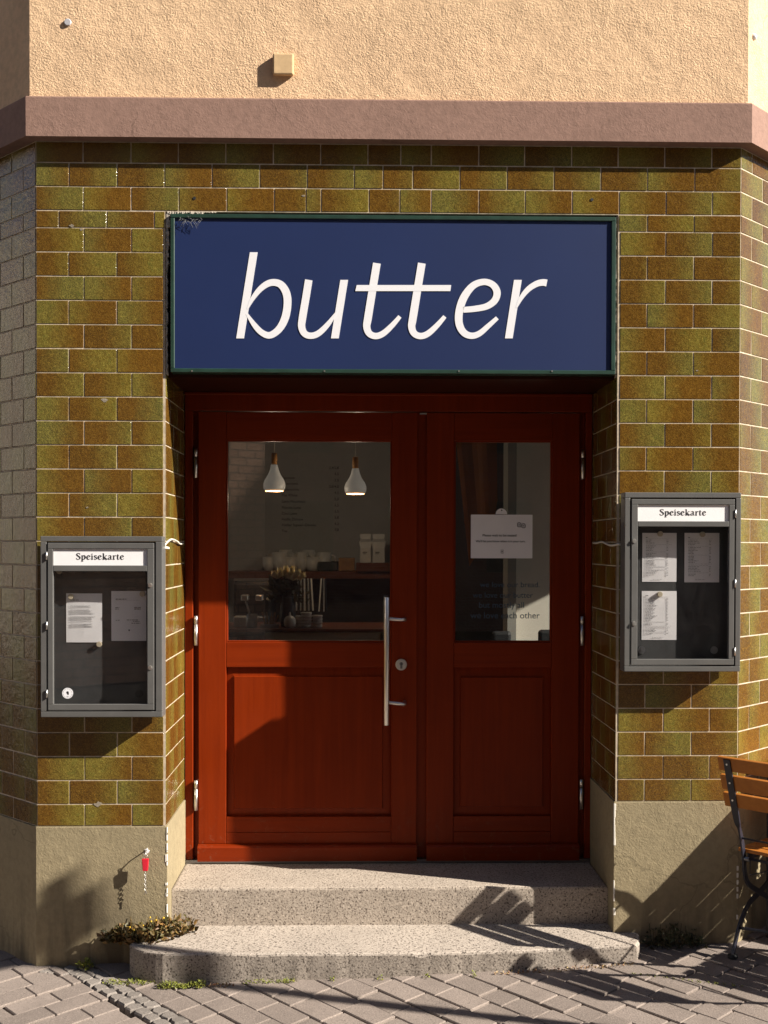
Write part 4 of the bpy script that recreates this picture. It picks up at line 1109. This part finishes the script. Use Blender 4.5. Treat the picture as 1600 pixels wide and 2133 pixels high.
# counter with its white front panel
p = at(640, 1316, 1.55)
ctr = empty('counter', (p.x, 1.8, .2), 'dark red wooden counter with a pale front panel seen through the door', 'counter')
cz = az(640, 1307, 1.75)
put('counter_top', bx(B(), -1.5, ax(812, 1316, 1.75), 1.62, 2.2, cz-.018, cz, .003), M['counter'], ctr)
put('counter_body', bx(B(), -1.45, ax(800, 1316, 1.7), 1.68, 2.15, .2, cz-.019), M['black'], ctr)
put('front_panel', bx(B(), ax(552, 1330, 1.64), ax(792, 1330, 1.64), 1.64, 1.675, .5, cz-.020), M['room_white'], ctr)
def pot(px, y, r, prof, mat, name, label, cat, group=None, z=None, sub=None):
    x = ax(px, 1300, y); o = put(name, lathe(B(), [(a_*r, b_) for a_, b_ in prof], (x, y, cz if z is None else z), 18), M[mat], None, True)
    tag(o, label, cat, group); return o, x
cup = [(.7, 0), (.95, .02), (1, .1), (1, .11), (.9, .11), (.88, .02)]
k17 = (1.75-CAM.y)/FPX
pot(525, 1.75, 11*k17, [(1, 0), (1, 28*k17), (.92, 28*k17), (.92, .01)], 'dark_steel', 'utensil_cup', 'metal utensil cup on the counter behind the door glass', 'cup')
tag(put('stirrer', tube(B(), [at(521, 1282, 1.75), at(512, 1252, 1.75)], .006, 6), M['china']), 'white stirrer leaning out of the metal cup', 'stirrer')
for i, (px, py, r, n) in enumerate(((624, 1282, 9, 4), (638, 1275, 12, 5), (661, 1281, 11, 4))):
    root = empty('cup_stack', (ax(px, 1300, 1.75), 1.75, cz), ('short stack of cups behind the sugar pot', 'tallest stack of white cups on the counter', 'right-hand stack of white cups on the counter')[i], 'cup stack', 'stacks of cups on the counter')
    zt = az(px, py, 1.75); hh = (zt-cz)/n
    for q in range(n):
        r_ = r*k17
        put('cup', lathe(B(), [(r_*.82, 0), (r_*.98, hh*.35), (r_, hh*.93), (r_*.8, hh*.95)], (ax(px, 1300, 1.75), 1.75, cz+q*hh), 18), M['china'], root, True)
k_ = k17
o, x = pot(604, 1.72, 13*k_, [(.5, 0), (.9, .012), (1, .035), (.85, .055), (.5, .066), (.2, .07), (.16, .085), (.05, .092)], 'china', 'sugar_pot', 'small white sugar pot with a lid knob', 'pot')
ibox('tray', 542, 1301, 580, 1310, 1.7, .1, M['dark_steel']); tag(bpy.data.objects['tray'], 'low metal tray with sugar sticks on the counter', 'tray')
bm = B(); rq = random.Random(4)
for i in range(12): tube(bm, [at(552+i*1.8, 1302, 1.72), at(548+i*2.6+rq.uniform(-4, 4), 1277+rq.uniform(-3, 10), 1.72+rq.uniform(-.03, .03))], .003, 5)
tag(put('sugar_sticks', bm, M['kraft']), 'bundle of sugar sticks standing in the tray', 'sticks')
tag(ibox('white_tub', 486, 1285, 514, 1306, 1.8, .12, M['china'], None, .006), 'shallow white tub at the left end of the counter', 'tub')
# tulips
vx = at(600, 1300, 1.85)
tul = empty('tulip_vase', (vx.x, 1.85, cz), 'bunch of cream tulips in a dark vase on the counter', 'flowers')
put('vase', lathe(B(), [(.04, 0), (.05, .04), (.045, .12), (.032, .16), (.038, .18)], (vx.x, 1.85, cz), 18), M['black'], tul, True)
bm = B(); bs = B()
for i, (px, py) in enumerate(((578, 1200), (590, 1194), (603, 1190), (615, 1196), (625, 1203), (598, 1201), (611, 1204))):
    c_ = at(px, py, 1.85+.03*(i % 3-1))
    tube(bs, [(vx.x, 1.85, cz+.15), ((vx.x+c_.x)/2, 1.85, (cz+.15+c_.z)/2+.02), c_], .004, 5)
    for q in range(6):
        a_ = q*1.047+i; d = Vector((math.cos(a_), math.sin(a_), 0)); s_ = Vector((-d.y, d.x, 0))
        v = [c_-Vector((0, 0, .018)), c_+d*.034+s_*.022+Vector((0, -.01, .004)), c_+d*.034+Vector((0, -.01, .036)), c_+d*.034-s_*.022+Vector((0, -.01, .004))]
        bm.faces.new([bm.verts.new(t) for t in v])
put('blooms', bm, simple('cream_petal', (.80, .70, .45), .7), tul); put('stems', bs, M['dark_weed'], tul)
bm = B()
for i in range(16): leaf_tuft(bm, (vx.x+rq.uniform(-.08, .08), 1.87, cz+.12+rq.uniform(0, .10)), .04, .05, 7, rq, .055)
put('leaves', bm, M['dark_weed'], tul)
# striped cloths hanging behind
def striped(px0, px1, py0, py1, y, n, label):
    a_, b_ = at(px0, py0, y), at(px1, py1, y)
    root = empty('striped_cloth', ((a_.x+b_.x)/2, y, b_.z), label, 'cloth', 'striped cloths behind the counter')
    for i in range(n):
        x0 = a_.x+(b_.x-a_.x)*i/n; x1 = a_.x+(b_.x-a_.x)*(i+1)/n; dy = .012*math.sin(i*1.9)
        bm = B(); fl_ = .12*(i/n-.5)
        pts = [(x0, y+dy, a_.z), (x1, y-dy, a_.z), (x1+fl_*.25, y-dy, b_.z), (x0+fl_*.25, y+dy, b_.z)]
        v = [bm.verts.new(p_) for p_ in pts]; v2 = [bm.verts.new((p_[0], p_[1]+.004, p_[2])) for p_ in pts]
        bm.faces.new(v); bm.faces.new(v2[::-1])
        for q in range(4): bm.faces.new((v[q], v2[q], v2[(q+1) % 4], v[(q+1) % 4]))
        put('stripe', bm, M['china'] if i % 2 == 0 else M['black'], root)
striped(612, 650, 1205, 1272, 2.5, 11, 'wide black and white striped cloth hanging behind the counter')
striped(668, 679, 1205, 1274, 2.5, 4, 'narrow black and white striped cloth to the right of the wide one')
# shelf with cups, boxes and two bags
shz = az(740, 1190, 3.2)
sh = empty('wall_shelf', (ax(690, 1190, 3.3), 3.3, shz), 'dark wooden shelf along the back wall', 'shelf')
put('shelf_board', bx(B(), ax(478, 1190, 3.2), ax(816, 1190, 3.2), 3.15, 3.595, shz-.05, shz), M['counter'], sh)
put('shelf_panel', bx(B(), ax(478, 1190, 3.2), ax(816, 1190, 3.2), 3.55, 3.597, .2, shz-.051), M['black'], sh)
put('shelf_front', bx(B(), ax(742, 1190, 3.15), ax(816, 1190, 3.15), 3.10, 3.149, az(742, 1190, 3.1), az(742, 1172, 3.1)), M['counter'], sh)
tag(ibox('black_box', 662, 1170, 704, 1189, 3.2, .2, M['black'], None, .005), 'flat black box on the shelf under the price list', 'box')
tag(ibox('card_box', 705, 1162, 739, 1189, 3.22, .2, M['kraft'], None, .003), 'brown cardboard box on the shelf beside the paper bags', 'box')
for i, (a_, b_, lb) in enumerate(((750, 773, 'white coffee bag on the shelf, the left one of two'), (776, 802, 'white coffee bag on the shelf, the right one of two'))):
    P1, P2 = at(a_, 1112, 3.12), at(b_, 1171, 3.12); bm = B(); xa, xb, zt, zl = P1.x, P2.x, P1.z, az(742, 1172, 3.12)
    prof = [(zl, .06, 0), (zl+(zt-zl)*.5, .065, .004), (zl+(zt-zl)*.72, .055, -.006), (zl+(zt-zl)*.82, .012, .004), (zt, .006, .0)]
    rings = [[bm.verts.new((x+e*(1 if x == xa else -1), 3.2+s*d, z)) for x, s in ((xa, -1), (xb, -1), (xb, 1), (xa, 1))] for z, d, e in prof]
    for q in range(len(rings)-1):
        for t in range(4): bm.faces.new((rings[q][t], rings[q][(t+1) % 4], rings[q+1][(t+1) % 4], rings[q+1][t]))
    bm.faces.new(rings[0][::-1]); bm.faces.new(rings[-1])
    bag = empty('coffee_bag', ((xa+xb)/2, 3.2, zl), lb, 'bag', 'white coffee bags on the shelf')
    put('bag_body', bm, M['china'], bag); put('bag_print', bx(bx(B(), xa+.02, xa+.05, 3.1335, 3.1345, zl+.07, zl+.075), xa+.02, xa+.045, 3.1335, 3.1345, zl+.06, zl+.064), M['ink'], bag)
for i in range(11):
    px = 560+i*11.5; y = 3.3+.08*(i % 2); r_ = .045+.008*((i*7) % 3)
    root = empty('crockery', (ax(px, 1190, y), y, shz), 'white cup in the crowded row on the back shelf', 'cup', 'white cups crowded on the back shelf')
    h_ = .10+.05*((i*5) % 4)/3
    put('cup_body', lathe(B(), [(r_*.6, 0), (r_*.95, h_*.3), (r_, h_), (r_*.9, h_), (r_*.8, h_*.3)], (ax(px, 1190, y), y, shz), 16), M['china'], root, True)
    put('cup_handle', tube(B(), smooth_pts([(ax(px, 1190, y)+r_*.9, y, shz+h_*.3), (ax(px, 1190, y)+r_*1.5, y, shz+h_*.4), (ax(px, 1190, y)+r_*1.5, y, shz+h_*.75), (ax(px, 1190, y)+r_*.95, y, shz+h_*.85)], 3), .006, 6), M['china'], root, True)
# coffee machine, a dark mass at the left
cm = empty('coffee_machine', (ax(530, 1310, 2.4), 2.4, cz), 'black and steel coffee machine at the left behind the counter', 'coffee machine')
put('machine_body', bx(B(), ax(486, 1250, 2.4), ax(566, 1250, 2.4), 2.4, 2.8, cz-.1, az(530, 1212, 2.4), .02, 2), M['black'], cm)
put('cup_rail', bx(B(), ax(486, 1250, 2.4), ax(566, 1250, 2.4), 2.42, 2.44, az(530, 1211, 2.4), az(530, 1205, 2.4)), M['steel'], cm)
put('drip_tray', bx(B(), ax(490, 1250, 2.4), ax(560, 1250, 2.4), 2.25, 2.398, cz-.02, cz+.03, .004), M['dark_steel'], cm)
put('group_head', bx(bx(B(), ax(505, 1250, 2.4), ax(520, 1250, 2.4), 2.30, 2.399, az(530, 1250, 2.4), az(530, 1238, 2.4), .005), ax(535, 1250, 2.4), ax(550, 1250, 2.4), 2.30, 2.399, az(530, 1250, 2.4), az(530, 1238, 2.4), .005), M['steel'], cm)
# right-hand window: ochre cloth, post, pale wall, seats
a_, b_, c_, d_ = at(946, 880, 1.7), at(1034, 880, 1.7), at(1036, 1085, 1.7), at(978, 1180, 1.7)
bm = B(); n = 10; rows = []
for j in range(n+1):
    t = j/n; l_ = a_.lerp(d_, t); r_ = b_.lerp(c_ if t < .9 else d_.lerp(c_, .9), t)
    rows.append([bm.verts.new(l_.lerp(r_, i/8)+Vector((0, .012*math.sin(i*1.3+t), 0))) for i in range(9)])
for j in range(n):
    for i in range(8): bm.faces.new((rows[j][i], rows[j][i+1], rows[j+1][i+1], rows[j+1][i]))
bmesh.ops.solidify(bm, geom=bm.faces[:], thickness=.004)
tag(put('hanging_cloth', bm, M['orange']), 'ochre cloth hanging behind the narrow door window', 'cloth')
box('interior_wall', ax(1076, 1100, 2.2), 3.1, 2.2, 2.3, .2, 3.2, M['room_white'], bld)
box('interior_post', ax(1057, 1100, 2.1), ax(1076, 1100, 2.1)-.004, 2.08, 2.3, .2, 3.2, simple('grey_post', (.26, .25, .22), .8), bld)
for i, (x0, x1, py, lb) in enumerate(((1122, 1150, 1312, 'black seat back low at the right of the narrow window'), (1025, 1066, 1315, 'black seat back low at the middle of the narrow window'))):
    y = 1.6+.25*i; P1 = at(x0, py, y); P2 = at(x1, py, y)
    st_ = empty('black_chair', ((P1.x+P2.x)/2, y, .2), lb, 'chair', 'black chairs inside the cafe')
    put('seat_back', bx(B(), P1.x, P2.x+.1*(1-i), y, y+.04, P1.z-.35, P1.z, .02, 3), M['black'], st_)
    put('seat_pad', bx(B(), P1.x, P2.x+.1*(1-i), y+.041, y+.4, .62, .66, .01), M['black'], st_)
    for q in ((P1.x+.02, y+.02), (P2.x-.02, y+.02), (P1.x+.02, y+.36), (P2.x-.02, y+.36)):
        put('leg', tube(B(), [(q[0], q[1], .2), (q[0], q[1], .63)], .012, 8), M['black'], st_)
# notice on the glass
yN = YD+.0285
a_, b_ = at(981, 1072, yN), at(1109, 1163, yN)
nt_ = empty('door_notice', ((a_.x+b_.x)/2, yN, b_.z), 'white notice about waiting to be seated on the narrow door window', 'notice')
put('notice_card', bx(B(), a_.x, b_.x, yN, yN+.0015, b_.z, a_.z), M['paper'], nt_)
c_ = at(1044.5, 1071, yN); bm = B()
plate(bm, [c_+Vector((.027*math.cos(i*math.pi/14), -.0005, .027*math.sin(i*math.pi/14))) for i in range(15)], .0015); put('notice_tab', bm, M['paper'], nt_)
put('tab_hole', disc(B(), at(1045, 1063, yN), .0035, yN-.0012, yN, 10), M['ink'], nt_)
texts('notice_text', [('Please wait to be seated', .0165, at(1005, 1117.5, yN-.0008), 'LEFT'), ("We'll let you know when it is your turn.", .0145, at(991, 1129.5, yN-.0008), 'LEFT')], 'ink', nt_)
bm = B()
for px, py in ((1081.5, 1093), (1090.5, 1095)):
    c_ = at(px, py, yN-.0012); k = (yN-CAM.y)/FPX
    ribbon(bm, [(c_.x-3*k, c_.z-4*k, .003), (c_.x-3.3*k, c_.z+2*k, .003), (c_.x, c_.z+4.5*k, .003), (c_.x+3.3*k, c_.z+2*k, .003), (c_.x+3*k, c_.z-4*k, .003), (c_.x-3*k, c_.z-4*k, .003)], lambda a, b: Vector((a, c_.y, b)), .0006, 4)
    disc(bm, c_, .003, c_.y, c_.y+.0005, 8)
c_ = at(1046, 1149, yN-.0012)
for (u0, u1, v0, v1) in ((-.006, .006, .007, .0082), (-.006, .006, -.0082, -.007), (-.006, -.0048, -.007, .007), (.0048, .006, -.007, .007), (-.002, .002, -.003, .003)):
    bx(bm, c_.x+u0, c_.x+u1, c_.y, c_.y+.0006, c_.z+v0, c_.z+v1)
put('notice_marks', bm, M['ink'], nt_)
# handwriting in dark blue marker on the glass
M['marker'] = simple('blue_marker', (.03, .06, .10), .6)
hw = empty('glass_handwriting', at(1040, 1290, yN), 'four lines of blue handwriting low on the narrow door window', 'handwriting')
for it in [('we love our bread.', .037, at(1000, 1223, yN), 'LEFT'), ('we love our butter', .037, at(985, 1245, yN), 'LEFT'), ('but mostly all', .040, at(997, 1266, yN), 'LEFT'), ('we love each other', .042, at(980, 1288, yN), 'LEFT')]:
    texts('handwritten_line', [it], 'marker', hw)

# ---------------------------------------------------------------- across the street (seen only as reflections)
M['brick'] = brick_mat('pale_brick', (.40, .23, .15), (.33, .18, .12), (.12, .085, .065), 1.7)
M['brick_dark'] = brick_mat('red_brick', (.22, .09, .06), (.16, .065, .045), (.25, .2, .17), 3.)
M['pale_wall'] = stucco_mat('pale_house_render', (.50, .44, .37), 20, .3, .01)
M['pane'] = simple('dark_window', (.02, .022, .026), .1)
def street_house(x0, x1, y0, y1, h, ang, mat, label, seed):
    c_ = Vector(((x0+x1)/2, (y0+y1)/2, -.6)); root = empty('town_house', c_, label, 'building', 'houses across the street')
    R_ = Matrix.Translation(c_) @ Matrix.Rotation(ang, 4, 'Z') @ Matrix.Translation(-c_)
    def P(nm, bm, mt, par=root): bm.transform(R_); return put(nm, bm, mt, par)
    P('wall', bx(B(), x0, x1, y0, y1, -.6, h), mat)
    P('roof', prism(B(), [(x0-.3, y0-.3), (x1+.3, y0-.3), (x1+.3, y1+.3), (x0-.3, y1+.3)], h+.002, h+.5), M['cornice'])
    nx = int((x1-x0)/2.6)
    for i in range(nx):
        for z in (1.0, 4.2, 7.4):
            if z+2 > h: continue
            cx = x0+(i+.5)*(x1-x0)/nx
            f = P('window', bx(B(), cx-.6, cx+.6, y1-.02, y1+.03, z, z+1.9), M['green_paint'])
            P('pane', bx(B(), cx-.53, cx+.53, y1+.031, y1+.04, z+.07, z+1.83), M['pane'], f)
street_house(-12.8, -3.3, -20.5, -12.5, 12, math.radians(-38), M['brick'], 'pale brick corner house across the street to the left', 1)
street_house(-8, 24, -36, -25, 19, 0, M['brick_dark'], 'red brick house straight across the street', 2)
street_house(24.5, 42, -38, -26, 18, 0, M['brick_dark'], 'brick house across the street to the right', 3)
street_house(-40, -16, -34, -22, 15, 0, M['brick_dark'], 'brick house across the street far to the left', 4)
street_house(-40, -16, 4, 12, 9.2, math.radians(-90), M['pale_wall'], 'unseen pale house on the left, added for the wing tiles to reflect', 5)  # added so that the left wing tiles mirror a sunlit wall
rd = put('road', gsheet(B(), -60, 60, -11, -3.3, -.02), simple('asphalt', (.055, .053, .05), .9, var=.2, vs=8, bscale=120, bstr=.5)); rd['kind'] = 'structure'

# street trees behind the photographer
M['bark'] = simple('bark', (.09, .07, .055), .9, var=.3, vs=12, bscale=30, bstr=.8, bdist=.02)
M['tree_leaf'] = leaf_mat('tree_leaves', [(.035, .06, .014), (.06, .10, .022), (.09, .13, .03)])
def street_tree(x, y, h, r, seed, label):
    rt = random.Random(seed); z = gz(x, y)
    root = empty('street_tree', (x, y, z), label, 'tree', 'street trees opposite the door')
    bm = tube(B(), [(x, y, z-.1), (x+.03, y, z+1.2), (x-.05, y+.04, z+h*.42), (x, y, z+h*.62)], [.2, .16, .13, .09], 12)
    tips = []
    for i in range(11):
        a = i*2.4; st = Vector((x, y, z+h*(.34+.03*i)))
        e = st+Vector((math.cos(a)*r*.75, math.sin(a)*r*.75, rt.uniform(.4, 2.0)))
        tube(bm, [st, (st+e)/2+Vector((0, 0, .25)), e], [.07, .045, .02], 7); tips += [e, (st+e)/2+Vector((0, 0, .4))]
    put('trunk', bm, M['bark'], root, True)
    bm = B(); tips += [Vector((x, y, z+h*.75)), Vector((x, y, z+h*.9))]
    for t in tips:
        for q in range(4):
            c = t+Vector((rt.uniform(-.8, .8), rt.uniform(-.8, .8), rt.uniform(-.3, .9)))
            leaf_tuft(bm, c, rt.uniform(.5, .95), rt.uniform(.5, 1.1), 55, rt, .17)
    put('crown', bm, M['tree_leaf'], root)
street_tree(-4.6, -8.2, 8.5, 3.2, 1, 'leafy street tree across from the door, left')
street_tree(1.0, -8.6, 9.0, 3.3, 2, 'leafy street tree across from the door, middle')
street_tree(6.0, -6.3, 7.6, 2.7, 3, 'leafy street tree across from the door, right')
